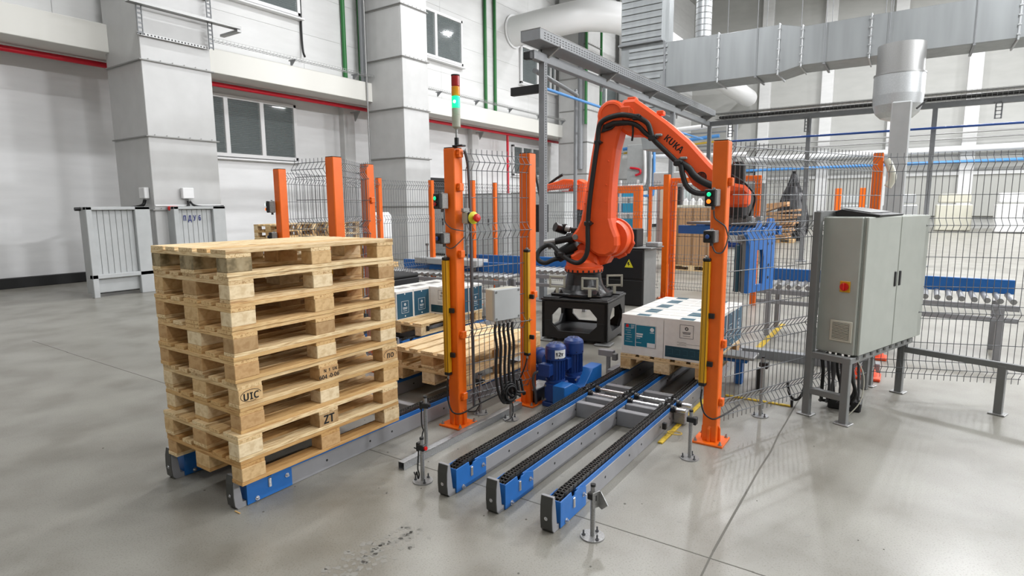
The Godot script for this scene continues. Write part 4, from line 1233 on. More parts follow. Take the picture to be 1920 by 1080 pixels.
	sl.cyl(V(-0.36, 1.225, 0.09), V(-0.5, 1.205, 0.12), 0.04, 16)
	sl.cyl(V(-0.17, 1.375, 0.06), V(-0.23, 1.39, 0.06), 0.04, 14)
	sl.cyl(V(-0.46, 1.215, 0.1), V(-0.42, 1.13, 0.13), 0.022, 12)
	obj("sleeve", sl, M.zinc, r)
	# upper arm
	var ua := pv([0.46, 2.84, 0.52, 2.905, 0.66, 2.905, 0.82, 2.785, 1.049, 2.61, 1.287, 2.395, 1.521, 2.13, 1.74, 1.92, 1.92, 1.88, 1.92, 1.80, 1.62, 1.785, 1.44, 1.825, 1.335, 1.90, 1.255, 2.035, 1.08, 2.20, 0.866, 2.405, 0.72, 2.49, 0.56, 2.50, 0.46, 2.58])
	var um := Mb.new()
	um.prism(ua, -0.19, 0.17, 0.035)
	um.box(V(0.60, 2.915, 0.04), V(0.10, 0.045, 0.14), 0.008)
	um.box(V(0.935, 2.735, 0.04), V(0.08, 0.05, 0.12), 0.008)
	um.cyl(V(0.575, 2.74, 0.10), V(0.575, 2.74, 0.21), 0.075, 22)
	um.box(V(0.55, 2.77, 0.19), V(0.12, 0.10, 0.05), 0.012)
	var up := obj("upper_arm", um, M.robot, r)
	var hole := Mb.new()
	hole.lathe(V(1.43, 1.985, 0.166), Vector3.BACK, [Vector2(0.0, 0.004), Vector2(0.052, 0.004), Vector2(0.056, 0.008), Vector2(0.06, 0.006)], 28)
	obj("port", hole, M.dark, up)
	var tx := obj("lettering", text_mesh("KUKA", 0.072, 0.002), M.ink, up)
	tx.transform = Transform3D(Basis(Vector3.BACK, deg_to_rad(-41.5)), V(1.115, 2.366, 0.1715))
	# wrist and motor
	var wr := Mb.new()
	wr.lathe(V(1.82, 0, 0), Vector3.UP, [Vector2(0, 1.64), Vector2(0.09, 1.64), Vector2(0.125, 1.68), Vector2(0.13, 1.72), Vector2(0.13, 1.83), Vector2(0.11, 1.87), Vector2(0, 1.875)], 36)
	obj("wrist", wr, M.robot, r)
	var wm := Mb.new()
	wm.box(V(1.80, 2.0, -0.02), V(0.16, 0.26, 0.15), 0.02)
	wm.cyl(V(1.80, 2.12, -0.02), V(1.80, 2.15, -0.02), 0.06, 20)
	obj("wrist_motor", wm, M.black, r)
	# hoses
	var h1 := [V(-0.12, 1.06, 0.03), V(-0.21, 1.02, 0.12), V(-0.32, 1.004, 0.22), V(-0.43, 0.955, 0.25), V(-0.53, 0.985, 0.24), V(-0.555, 1.06, 0.22), V(-0.52, 1.13, 0.18), V(-0.43, 1.18, 0.16), V(-0.34, 1.165, 0.2), V(-0.25, 1.09, 0.24), V(-0.155, 1.032, 0.26), V(-0.06, 0.985, 0.27), V(0.03, 0.98, 0.275), V(0.105, 1.05, 0.27), V(0.134, 1.172, 0.26), V(0.128, 1.43, 0.25), V(0.146, 1.711, 0.25), V(0.188, 2.056, 0.25), V(0.237, 2.417, 0.25), V(0.248, 2.56, 0.25), V(0.275, 2.64, 0.255), V(0.357, 2.69, 0.26), V(0.506, 2.716, 0.265), V(0.628, 2.70, 0.265), V(0.735, 2.665, 0.26), V(0.83, 2.60, 0.25), V(0.868, 2.50, 0.24), V(0.90, 2.42, 0.235), V(1.03, 2.29, 0.23), V(1.159, 2.165, 0.23), V(1.214, 2.115, 0.24), V(1.235, 2.026, 0.25), V(1.285, 1.886, 0.25), V(1.383, 1.81, 0.24), V(1.52, 1.80, 0.2), V(1.66, 1.81, 0.14)]
	obj("hose", Mb.new().tube(h1, 0.03, 12, true, 4), M.rubber, r)
	var h2 := [V(1.17, 2.17, 0.22), V(1.295, 2.085, 0.22), V(1.354, 2.01, 0.225), V(1.434, 1.945, 0.22), V(1.56, 1.885, 0.19), V(1.68, 1.86, 0.13)]
	obj("hose", Mb.new().tube(h2, 0.04, 12, true, 5), M.rubber, r)
	var h3 := [V(0.33, 2.60, 0.24), V(0.45, 2.63, 0.25), V(0.62, 2.62, 0.25), V(0.72, 2.58, 0.24), V(0.80, 2.50, 0.23), V(0.88, 2.44, 0.22)]
	obj("hose", Mb.new().tube(h3, 0.028, 10, true, 5), M.rubber, r)
	obj("hose", Mb.new().tube([V(0.65, 2.64, 0.24), V(0.66, 2.52, 0.24), V(0.645, 2.42, 0.22)], 0.012, 8), M.rubber, r)
	var sleeve := Mb.new()
	sleeve.prism(pv([0.27, 2.53, 0.30, 2.62, 0.42, 2.665, 0.60, 2.655, 0.58, 2.60, 0.44, 2.60, 0.40, 2.565]), 0.20, 0.235, 0.006)
	obj("cable_guard", sleeve, M.rubber, r)
	for e in [[0.126, 1.46, 0.24, 0.05], [0.237, 2.42, 0.24, 0.045], [0.70, 2.68, 0.25, 0.055], [0.885, 2.44, 0.23, 0.055], [1.18, 2.145, 0.23, 0.055], [-0.23, 1.075, 0.24, 0.04]]:
		var k := Mb.new()
		k.box(V(e[0], e[1], e[2]), V(e[3] * 1.7, e[3] * 1.2, 0.075), 0.012)
		k.cyl(V(e[0] + e[3], e[1], e[2] - 0.03), V(e[0] + e[3], e[1], e[2] + 0.045), 0.012, 10)
		obj("hose_clamp", k, M.black, r)
	for e in [[0.95, 2.47, 0.2], [1.235, 2.2, 0.2]]:
		obj("clamp_bracket", bx(V(e[0], e[1], e[2]), V(0.08, 0.03, 0.05), 0.008), M.zinc, r)
	# --- gripper: beam, carrier and one hooked clamp plate; its own axes are turned against the arm
	var gp := Mb.new()
	gp.cyl(V(1.82, 1.55, 0), V(1.82, 1.645, 0), 0.10, 28)
	gp.cyl(V(1.82, 1.53, 0), V(1.82, 1.555, 0), 0.14, 28)
	var gr := obj("gripper", gp, M.black, r)
	var fr := Transform3D(Basis(Vector3.UP, deg_to_rad(-23.0)), V(2.083, 0, 0.114))
	var gb := Mb.new()
	gb.t = fr
	gb.box(V(-0.50, 1.38, 0.0), V(1.06, 0.10, 0.08), 0.005)
	gb.box(V(-0.50, 1.38, -0.40), V(1.06, 0.10, 0.08), 0.005)
	obj("beam", gb, M.blue, gr)
	var gt := Mb.new()
	gt.t = fr
	gt.box(V(-0.46, 1.46, -0.2), V(0.9, 0.03, 0.5), 0.004)
	gt.box(V(-0.30, 1.50, -0.1), V(0.3, 0.05, 0.3), 0.006)
	for k in 5: gt.box(V(-0.42 + k * 0.1, 1.52, 0.02), V(0.04, 0.05, 0.08), 0.004)
	obj("carrier", gt, M.stand_grey, gr)
	var gz := Mb.new()
	gz.t = fr * Transform3D(Basis(Vector3.UP, PI / 2), Vector3.ZERO)
	# clamp plate in its own plane: along the plate (near end at −0.3), height
	gz.prism(pv([-0.30, 0.72, -0.30, 1.24, -0.36, 1.36, -0.30, 1.42, -0.12, 1.42, -0.12, 0.72]), -0.02, 0.02, 0.003)
	gz.prism(pv([-0.12, 0.72, -0.12, 0.80, 0.04, 0.80, 0.04, 0.72]), -0.02, 0.02, 0.003)
	gz.prism(pv([-0.12, 1.18, -0.12, 1.42, -0.06, 1.50, -0.02, 1.42, 0.10, 1.42, 0.16, 1.52, 0.24, 1.52, 0.30, 1.44, 0.30, 0.72, 0.04, 0.72, 0.04, 1.10, 0.01, 1.18]), -0.02, 0.02, 0.003)
	obj("clamp_plate", gz, M.blue, gr)
	var gd := Mb.new()
	gd.t = gz.t
	for q in [[0.12, 1.34], [0.22, 1.34], [0.12, 1.24], [0.22, 1.24], [-0.2, 1.3], [0.16, 1.0], [0.16, 0.86]]:
		gd.cyl(V(q[0], q[1], 0.019), V(q[0], q[1], 0.024), 0.016, 12)
	obj("plate_bolt", gd, M.dark, gr)
	var ga := Mb.new()
	ga.t = fr
	ga.box(V(-0.07, 1.02, 0.12), V(0.05, 0.62, 0.26), 0.01)
	ga.box(V(-0.10, 1.30, 0.0), V(0.10, 0.10, 0.5), 0.01)
	obj("pad_carrier", ga, M.stand_grey, gr)
	var gk := Mb.new()
	gk.t = fr
	gk.box(V(-0.13, 0.98, 0.1), V(0.06, 0.52, 0.36), 0.01)
	obj("rubber_pad", gk, M.teal_dark, gr)
	var gc := Mb.new()
	gc.t = fr
	gc.cyl(V(-0.22, 1.22, 0.05), V(-0.52, 1.22, 0.05), 0.03, 14)
	gc.box(V(-0.42, 1.22, 0.03), V(0.1, 0.08, 0.1), 0.008)
	obj("cylinder", gc, M.blue_deep, gr)
	obj("air_hose", Mb.new().tube([V(1.75, 2.0, 0.1), V(1.9, 1.9, 0.2), V(2.0, 1.75, 0.15), V(1.95, 1.55, 0.1)], 0.012, 8), M.rubber, gr)

func motor_unit(label: String, at: Vector3, tx: String) -> void:
	var m := thing("drive_motor", label, "motor", at)
	var b := Mb.new()
	b.lathe(Vector3.ZERO, Vector3.UP, [Vector2(0.0, 0.20), Vector2(0.075, 0.20), Vector2(0.082, 0.205), Vector2(0.082, 0.225), Vector2(0.07, 0.23), Vector2(0.07, 0.40), Vector2(0.07, 0.41)], 28)
	for k in 20:
		var a := TAU * k / 20
		b.t = Transform3D(Basis(Vector3.UP, a), Vector3.ZERO)
		b.box(V(0.076, 0.315, 0), V(0.014, 0.16, 0.005))
	obj("stator", b, M.blue_motor, m)
	var c := Mb.new()
	c.lathe(Vector3.ZERO, Vector3.UP, [Vector2(0.086, 0.40), Vector2(0.088, 0.41), Vector2(0.088, 0.495), Vector2(0.08, 0.515), Vector2(0.055, 0.532), Vector2(0.05, 0.536), Vector2(0, 0.536)], 32)
	obj("fan_cover", c, M.blue_motor, m)
	var s := Mb.new()
	for k in 8:
		var a := TAU * k / 8
		s.t = Transform3D(Basis(Vector3.UP, a), Vector3.ZERO)
		s.box(V(0.028, 0.5365, 0), V(0.03, 0.002, 0.006))
		s.cyl(V(0.087, 0.42, 0), V(0.091, 0.42, 0), 0.005, 6)
	obj("fan_slot", s, M.black, m, "stuff")
	var g := Mb.new()
	g.box(V(0.01, 0.12, 0.0), V(0.15, 0.17, 0.17), 0.012)
	g.box(V(0.01, 0.02, 0.0), V(0.17, 0.04, 0.2), 0.006)
	g.cyl(V(0.085, 0.13, 0), V(0.12, 0.13, 0), 0.05, 18)
	obj("gearbox", g, M.blue_motor, m)
	for q in [[0.06, 0.06], [-0.06, 0.06], [0.06, 0.18], [-0.06, 0.18]]:
		obj("bolt", Mb.new().bolt(V(q[0] * 1.0 + 0.01, q[1], 0.085), Vector3.BACK, 0.007, 0.01), M.zinc, m)
	var t := Mb.new()
	t.box(V(-0.03, 0.325, 0.10), V(0.105, 0.10, 0.07), 0.008)
	t.box(V(-0.03, 0.325, 0.138), V(0.11, 0.105, 0.012), 0.004)
	obj("terminal_box", t, M.blue_motor, m)
	if tx:
		var la := Mb.new()
		la.lathe(V(0, 0, 0), Vector3.UP, [Vector2(0.0888, 0.42), Vector2(0.0888, 0.492)], 14, 3.6, 4.8)
		obj("sticker", la, M.print_white, m)
		var o := obj("lettering", text_mesh(tx, 0.032, 0.002), M.ink, m)
		o.transform = Transform3D(Basis(Vector3.UP, 0.9), V(0.0703, 0.456, 0.0558))

func drives() -> void:
	motor_unit("front blue drive motor with a white numbered sticker", V(-2.385, 0, -4.20), "12т")
	motor_unit("rear blue drive motor without sticker, behind the numbered one", V(-2.36, 0, -4.475), "")
	for e in [["low blue chain cover beside the front motor", [4.02, 0.06, 4.02, 0.222, 4.17, 0.222, 4.35, 0.128, 4.35, 0.06]], ["taller blue chain cover beside the rear motor", [4.36, 0.06, 4.36, 0.128, 4.54, 0.262, 4.72, 0.262, 4.72, 0.06]]]:
		var m := Mb.new()
		m.t = Transform3D(Basis(V(0, 0, -1), V(0, 1, 0), V(1, 0, 0)), V(-2.255, 0, 0))
		m.prism(pv(e[1]), -0.055, 0.055, 0.004)
		var c := thing("chain_cover", e[0], "cover")
		obj("shell", m, M.blue, c)
		var s := Mb.new()
		var z0: float = -e[1][0]
		s.cyl(V(-2.2, 0.10, z0 - 0.24), V(-2.195, 0.10, z0 - 0.24), 0.012, 12)
		obj("hole", s, M.dark, c)
		var lg := Mb.new()
		lg.box(V(-2.255, 0.03, z0 - 0.1), V(0.08, 0.06, 0.05), 0.004).box(V(-2.255, 0.03, z0 - 0.26), V(0.08, 0.06, 0.05), 0.004)
		obj("leg", lg, M.steel_paint, c)
	var h := thing("drive_motor", "blue drive motor lying on its side behind the fence post", "motor", V(-2.74, 0, -4.62))
	var b := Mb.new()
	b.lathe(V(0, 0.26, 0.0), V(0.5, 0.05, 0.4), [Vector2(0.0, -0.16), Vector2(0.07, -0.16), Vector2(0.085, -0.14), Vector2(0.085, -0.05), Vector2(0.07, -0.045), Vector2(0.07, 0.12), Vector2(0.085, 0.125), Vector2(0.085, 0.15), Vector2(0, 0.15)], 26)
	obj("stator", b, M.blue_motor, h)
	obj("terminal_box", bx(V(0.1, 0.33, 0.02), V(0.12, 0.07, 0.1), 0.008), M.blue_motor, h)
	obj("gearbox", bx(V(0.03, 0.10, 0.0), V(0.2, 0.2, 0.16), 0.012), M.blue_motor, h)
	var s := thing("control_box", "low black box with grey lid beside the front motor", "box", V(-2.58, 0, -4.22))
	obj("body", bx(V(0, 0.06, 0), V(0.12, 0.12, 0.24), 0.004), M.black, s)
	obj("lid", bx(V(0, 0.128, 0), V(0.14, 0.014, 0.27), 0.003), M.zinc, s)
	solo("motor_cable", Mb.new().tube([V(-2.47, 0.30, -4.08), V(-2.50, 0.29, -4.05), V(-2.515, 0.22, -4.05), V(-2.50, 0.12, -4.06), V(-2.505, 0.02, -4.08)], 0.012, 8), M.grey_cable, "grey cable hanging from the terminal box of the front motor", "cable")
	var st := thing("sensor_stand", "short grey sensor stand before the robot pedestal foot", "sensor stand", V(-2.39, 0, -5.28))
	obj("pole", bx(V(0, 0.1, 0), V(0.035, 0.2, 0.035), 0.003), M.zinc, st)
	obj("bracket", bx(V(-0.02, 0.215, 0), V(0.16, 0.06, 0.06), 0.003), M.steel_paint, st)
	obj("sensor", bx(V(0.08, 0.19, 0.02), V(0.05, 0.07, 0.05), 0.006), M.stand_grey, st)
	solo("floor_duct", bx(V(-2.95, 0.045, -5.2), V(0.5, 0.09, 0.12), 0.004), M.steel_paint, "short pale floor cable duct behind the low pallets", "duct")
	solo("floor_duct", Mb.new().box(V(-2.27, 0.05, -6.2), V(0.1, 0.1, 2.2), 0.004), M.steel_paint, "grey floor cable duct left of the carton pallet", "duct")

# white carton 0.4 x 0.3 m, teal sides (±x), framed emblem and dark band on the ends (±z)
func carton(label: String, at: Vector3, h: float, style: int, group: String) -> Node3D:
	var c := thing("carton", label, "carton", at, 0.0, group)
	obj("body", bx(V(0, h / 2, 0), V(0.398, h, 0.296), 0.004), M.carton, c)
	for s in [-1.0, 1.0]:
		var b := Basis(Vector3.UP, PI / 2 * s)
		var o := V(0.1995 * s, 0, 0)
		var p := Mb.new()
		p.t = Transform3D(b, o)
		p.box(V(0, h / 2 - 0.01, 0), V(0.272, h - 0.04, 0.001))
		obj("teal_panel", p, M.teal, c)
		var f := Mb.new()
		f.t = Transform3D(b, o + V(0.0007 * s, 0, 0))
		framed(f, 0.0, h * 0.42, 0.12, 0.145)
		f.cyl(V(0, h * 0.88, 0), V(0, h * 0.88, 0.001), 0.009, 10)
		f.cyl(V(0, 0.035, 0), V(0, 0.035, 0.001), 0.009, 10)
		obj("emblem", f, M.print_white, c)
	for s in [-1.0, 1.0]:
		var b := Basis(Vector3.UP, 0.0 if s > 0 else PI)
		var o := V(0, 0, 0.1482 * s)
		if style == 1 and s > 0:
			var p := Mb.new()
			p.t = Transform3D(b, o)
			p.box(V(-0.02, h * 0.49, 0), V(0.306, h * 0.56, 0.0008))
			obj("label_edge", p, M.print_dark, c)
			var q := Mb.new()
			q.t = Transform3D(b, o + V(0, 0, 0.0006 * s))
			q.box(V(-0.117, h * 0.49, 0), V(0.108, h * 0.555, 0.0008)).box(V(0.038, h * 0.49, 0), V(0.184, h * 0.55, 0.0008))
			obj("label_field", q, M.teal_label, c)
			var w := Mb.new()
			w.t = Transform3D(b, o + V(0, 0, 0.0012 * s))
			w.box(V(-0.06, h * 0.49, 0), V(0.005, h * 0.55, 0.0008)).box(V(0.038, h * 0.762, 0), V(0.19, 0.004, 0.0008)).box(V(0.128, h * 0.49, 0), V(0.004, h * 0.55, 0.0008)).box(V(0.038, h * 0.217, 0), V(0.19, 0.004, 0.0008))
			w.box(V(0.09, h * 0.275, 0), V(0.078, 0.045, 0.0008))
			w.cyl(V(0.095, h * 0.67, -0.0004), V(0.095, h * 0.67, 0.0006), 0.019, 20)
			w.box(V(0.095, h * 0.595, 0), V(0.04, 0.006, 0.0008))
			for k in 2: w.box(V(-0.022 + k * -0.002, h * 0.535 - k * 0.021, 0), V(0.062 - k * 0.006, 0.014, 0.0008))
			w.box(V(-0.034, h * 0.43, 0), V(0.036, 0.004, 0.0008)).box(V(-0.03, h * 0.32, 0), V(0.05, 0.003, 0.0008))
			for k in 7: w.box(V(-0.125 + (k % 2) * -0.008, h * 0.66 - k * 0.021, 0), V(0.07 - (k % 3) * 0.018, 0.0025, 0.0008))
			for k in 3: w.box(V(-0.09, h * 0.735 - k * 0.012, 0), V(0.035 - k * 0.004, 0.004, 0.0008))
			obj("label_print", w, M.print_white, c)
			var r := Mb.new()
			r.t = w.t
			r.cyl(V(-0.143, h * 0.715, -0.0004), V(-0.143, h * 0.715, 0.0008), 0.015, 18)
			obj("red_seal", r, M.red, c)
			continue
		var f := Mb.new()
		f.t = Transform3D(b, o)
		framed(f, 0.005, h * 0.72, 0.118, 0.118)
		for k in 3: f.box(V(-0.035, h * 0.45 - k * 0.012, 0), V(0.08 - (k % 2) * 0.03, 0.0025, 0.001))
		f.box(V(0.07, h * 0.42, 0), V(0.16, 0.002, 0.001))
		f.box(V(0.13, h * 0.73, 0), V(0.014, 0.045, 0.001))
		obj("emblem", f, M.print_dark, c)
		var d := Mb.new()
		d.t = f.t
		d.box(V(0, h * 0.2, 0), V(0.365, h * 0.27, 0.001))
		obj("dark_band", d, M.teal_dark, c)
		var e := Mb.new()
		e.t = Transform3D(b, o + V(0, 0, 0.0007 * s))
		for k in 5:
			var x := -0.135 + k * 0.066
			e.box(V(x, h * 0.2 + 0.025, 0), V(0.045, 0.0025, 0.0008)).box(V(x + 0.02, h * 0.2, 0), V(0.0025, 0.05, 0.0008)).box(V(x, h * 0.2 - 0.02, 0), V(0.03, 0.0025, 0.0008))
		obj("band_print", e, M.teal_line, c)
	var t := Mb.new()
	t.box(V(0, h + 0.0004, 0), V(0.392, 0.0012, 0.003))
	obj("flap_seam", t, M.print_grey, c)
	for zz in [0.1, -0.1]:
		obj("top_patch", bx(V(0.0, h + 0.0006, zz), V(0.12, 0.0012, 0.085)), M.teal_line if style > 0 else M.print_grey, c)
	return c

func framed(f: Mb, x: float, y: float, w: float, h: float) -> void:
	var t := 0.0035
	f.box(V(x, y + h / 2, 0), V(w, t, 0.001)).box(V(x, y - h / 2, 0), V(w, t, 0.001)).box(V(x - w / 2, y, 0), V(t, h, 0.001)).box(V(x + w / 2, y, 0), V(t, h, 0.001))
	f.lathe(V(x, y + h * 0.22, 0.0), Vector3.BACK, [Vector2(0.007, 0.0006), Vector2(0.016, 0.0006)], 18)
	for k in 2: f.box(V(x, y - h * 0.06 - k * h * 0.10, 0), V(w * (0.62 - 0.06 * k), h * 0.05, 0.001))
	f.box(V(x, y - h * 0.33, 0), V(w * 0.55, h * 0.03, 0.001))

func cartons() -> void:
	var row := ["front row", "second row", "third row", "back row"]
	for r in 4:
		for k in 2:
			var l: String = "white carton in the %s at %s on the pallet before the robot" % [row[r], ["left", "right"][k]]
			if r == 0: l = ["white carton with a teal product label facing the camera, front left on its pallet", "white carton with framed emblem and dark band, behind the right yellow curtain"][k]
			carton(l, V(-1.935 + 0.402 * k + 0.0, 0.3122, -5.147 - 0.3 * r), 0.372, 1 if k == 0 else 2, "cartons on the pallet before the robot")
	var n := 0
	for r in 4:
		var l2: String = ["teal-sided carton nearest the tall stack, on the farther pallet", "second teal-sided carton on the farther pallet, touching the stepped-out one", "third carton back in the left column of the farther pallet", "last carton in the left column of the farther pallet"][r]
		carton(l2, V(-5.25, 0.3122, -5.155 - 0.3 * r), 0.35, 0, "cartons on the farther pallet")
		if r > 1:
			carton(["stepped-out white carton with emblem behind the stack-light post", "teal-sided carton seen just left of the junction box"][r - 2], V(-4.848, 0.3122, -5.155 - 0.3 * r), 0.35, 0, "cartons on the farther pallet")

func right_cabinet() -> void:
	# stand and enclosure turned with the fence; local origin at the enclosure's front right foot
	var at := V(-0.253, 0, -5.026)
	var yaw := deg_to_rad(-19.5)
	var s := thing("cabinet_stand", "grey square-tube stand carrying the tall control cabinet", "stand", at, yaw)
	var tall := bx(V(-0.315, 0.81, 0.05), V(0.055, 1.62, 0.05), 0.004)
	obj("leg", tall, M.stand_grey, s)
	obj("leg", bx(V(-0.03, 0.26, 0.05), V(0.055, 0.52, 0.05), 0.004), M.stand_grey, s)
	obj("leg", bx(V(-0.335, 0.26, -1.14), V(0.055, 0.52, 0.05), 0.004), M.stand_grey, s)
	obj("leg", bx(V(-0.09, 0.26, -1.14), V(0.055, 0.52, 0.05), 0.004), M.stand_grey, s)
	obj("leg", bx(V(-0.315, 0.81, -1.0), V(0.05, 1.62, 0.05), 0.004), M.stand_grey, s)
	obj("rail", bx(V(-0.17, 0.50, 0.05), V(0.34, 0.05, 0.048), 0.004), M.stand_grey, s)
	obj("rail", bx(V(-0.17, 0.205, 0.05), V(0.25, 0.05, 0.046), 0.004), M.stand_grey, s)
	obj("rail", bx(V(-0.03, 0.495, -0.55), V(0.048, 0.045, 1.15), 0.004), M.stand_grey, s)
	obj("rail", bx(V(-0.32, 0.495, -0.55), V(0.048, 0.045, 1.15), 0.004), M.stand_grey, s)
	obj("rail", bx(V(-0.20, 0.45, -1.14), V(0.30, 0.05, 0.045), 0.004), M.stand_grey, s)
	obj("rail", bx(V(-0.315, 1.60, -0.47), V(0.048, 0.05, 1.02), 0.004), M.stand_grey, s)
	obj("rail", bx(V(0.6, 0.40, -1.14), V(1.35, 0.05, 0.045), 0.004), M.stand_grey, s)
	obj("leg", bx(V(0.62, 0.2, -1.14), V(0.055, 0.4, 0.05), 0.004), M.stand_grey, s)
	for q in [[-0.315, 0.05], [-0.03, 0.05], [-0.335, -1.14], [-0.09, -1.14], [0.62, -1.14]]:
		obj("foot_plate", bx(V(q[0], 0.006, q[1]), V(0.11, 0.012, 0.10), 0.003), M.zinc, s)
	var c := thing("control_cabinet", "tall light grey control cabinet with red and yellow switch at right", "cabinet", at + V(0, 0.53, 0), yaw)
	obj("body", bx(V(-0.15, 0.525, -0.62), V(0.292, 1.05, 1.2), 0.006), M.cab_grey, c)
	obj("end_panel", bx(V(-0.155, 0.525, -0.006), V(0.284, 1.044, 0.024), 0.006), M.cab_grey, c)
	for z in [-0.315, -0.915]:
		var d := obj("door", bx(V(0.006, 0.525, z), V(0.02, 1.045, 0.592), 0.006), M.cab_grey, c)
		obj("handle", bx(V(0.018, 0.55, z - 0.255 if z > -0.5 else z + 0.255), V(0.012, 0.12, 0.03), 0.004), M.black, d)
	var sw := Mb.new()
	sw.box(V(-0.105, 0.525, 0.008), V(0.075, 0.085, 0.012), 0.004)
	var sp := obj("switch_plate", sw, M.yellow, c)
	var kn := Mb.new()
	kn.cyl(V(-0.105, 0.525, 0.012), V(-0.105, 0.525, 0.03), 0.03, 24)
	kn.box(V(-0.105, 0.525, 0.036), V(0.014, 0.056, 0.018), 0.004)
	obj("switch_knob", kn, M.red, sp)
	var v := Mb.new()
	v.box(V(-0.112, 0.18, 0.01), V(0.165, 0.165, 0.012), 0.005)
	var vp := obj("vent_frame", v, M.cream, c)
	for k in 11:
		var l := Mb.new()
		l.t = Transform3D(Basis(Vector3.RIGHT, 0.5), V(-0.112, 0.122 + k * 0.0115, 0.018))
		l.box(Vector3.ZERO, V(0.12, 0.009, 0.003), 0.001)
		obj("slat", l, M.cream, vp)
	obj("vent_gap", bx(V(-0.112, 0.18, 0.0165), V(0.122, 0.128, 0.002)), M.dark, vp)
	var gl := Mb.new()
	for k in 9:
		gl.cyl(V(-0.05 - (k % 3) * 0.09, 0.0, -0.1 - k * 0.11), V(-0.05 - (k % 3) * 0.09, -0.04, -0.1 - k * 0.11), 0.018, 8)
		gl.cyl(V(0.0, -0.012, -0.05 - k * 0.12), V(0.0, -0.03, -0.05 - k * 0.12), 0.014, 6)
	obj("gland", gl, M.zinc, c, "stuff")
	var f := thing("folder", "black folder with a grey sheet lying on the control cabinet", "folder", at + Basis(Vector3.UP, yaw) * V(-0.16, 1.581, -0.45), yaw + 0.1)
	var fm := Mb.new()
	fm.prism(pv([-0.14, 0.0, 0.16, 0.0, 0.17, 0.012, 0.05, 0.03, -0.10, 0.055, -0.145, 0.04]), -0.28, 0.32, 0.004)
	obj("cover", fm, M.black, f)
	var fs := Mb.new()
	fs.t = Transform3D(Basis(Vector3.BACK, -0.165), V(-0.02, 0.047, 0.02))
	fs.box(Vector3.ZERO, V(0.22, 0.004, 0.5), 0.001)
	obj("sheet", fs, M.stand_grey, f)
	# cables dropping under the cabinet
	var g := rng
	for k in 11:
		var x := -0.28 + 0.024 * k
		var z := -0.06 - 0.05 * (k % 4)
		var B := Basis(Vector3.UP, yaw)
		var sag := 0.03 + g.randf() * 0.06
		var p := [V(x, 0.50, z), V(x + g.randf_range(-0.02, 0.02), 0.36, z - 0.02), V(x + g.randf_range(-0.02, 0.03), 0.20, z - 0.05), V(x - 0.03, sag + 0.03, z - 0.12), V(x - 0.12 + g.randf() * 0.1, sag, z - 0.2), V(-0.22 + g.randf() * 0.1, 0.03 + g.randf() * 0.04, -0.32)]
		var q := []
		for e in p: q.append(at + B * e)
		solo("supply_cable", Mb.new().tube(q, 0.011 if k % 3 else 0.014, 7), M.grey_cable if k % 3 else M.rubber, ("grey" if k % 3 else "black") + " cable hanging in a loop under the control cabinet", "cable", "grey cables under the control cabinet" if k % 3 else "black cables under the control cabinet")
	solo("floor_tray", bx(at + Basis(Vector3.UP, yaw) * V(-0.2, 0.04, -0.36), V(0.24, 0.08, 0.2), 0.01), M.black, "black cable box on the floor under the control cabinet", "box")
	var lp := []
	for k in 17:
		var a := PI + PI * k / 16.0
		lp.append(at + V(-0.42 + cos(a) * 0.06, 0.2 + sin(a) * 0.15, -0.2 - k * 0.004))
	solo("cable_loop", Mb.new().tube(lp, 0.012, 7), M.rubber, "black cable loop left of the cabinet stand by the fence", "cable")
	solo("stray_wire", Mb.new().tube([at + V(0.0, 0.5, -0.1), at + V(0.06, 0.35, -0.15), at + V(0.05, 0.15, -0.12), at + V(-0.05, 0.01, -0.05)], 0.004, 6), M.cream, "thin pale wire hanging right of the cabinet stand leg", "wire")

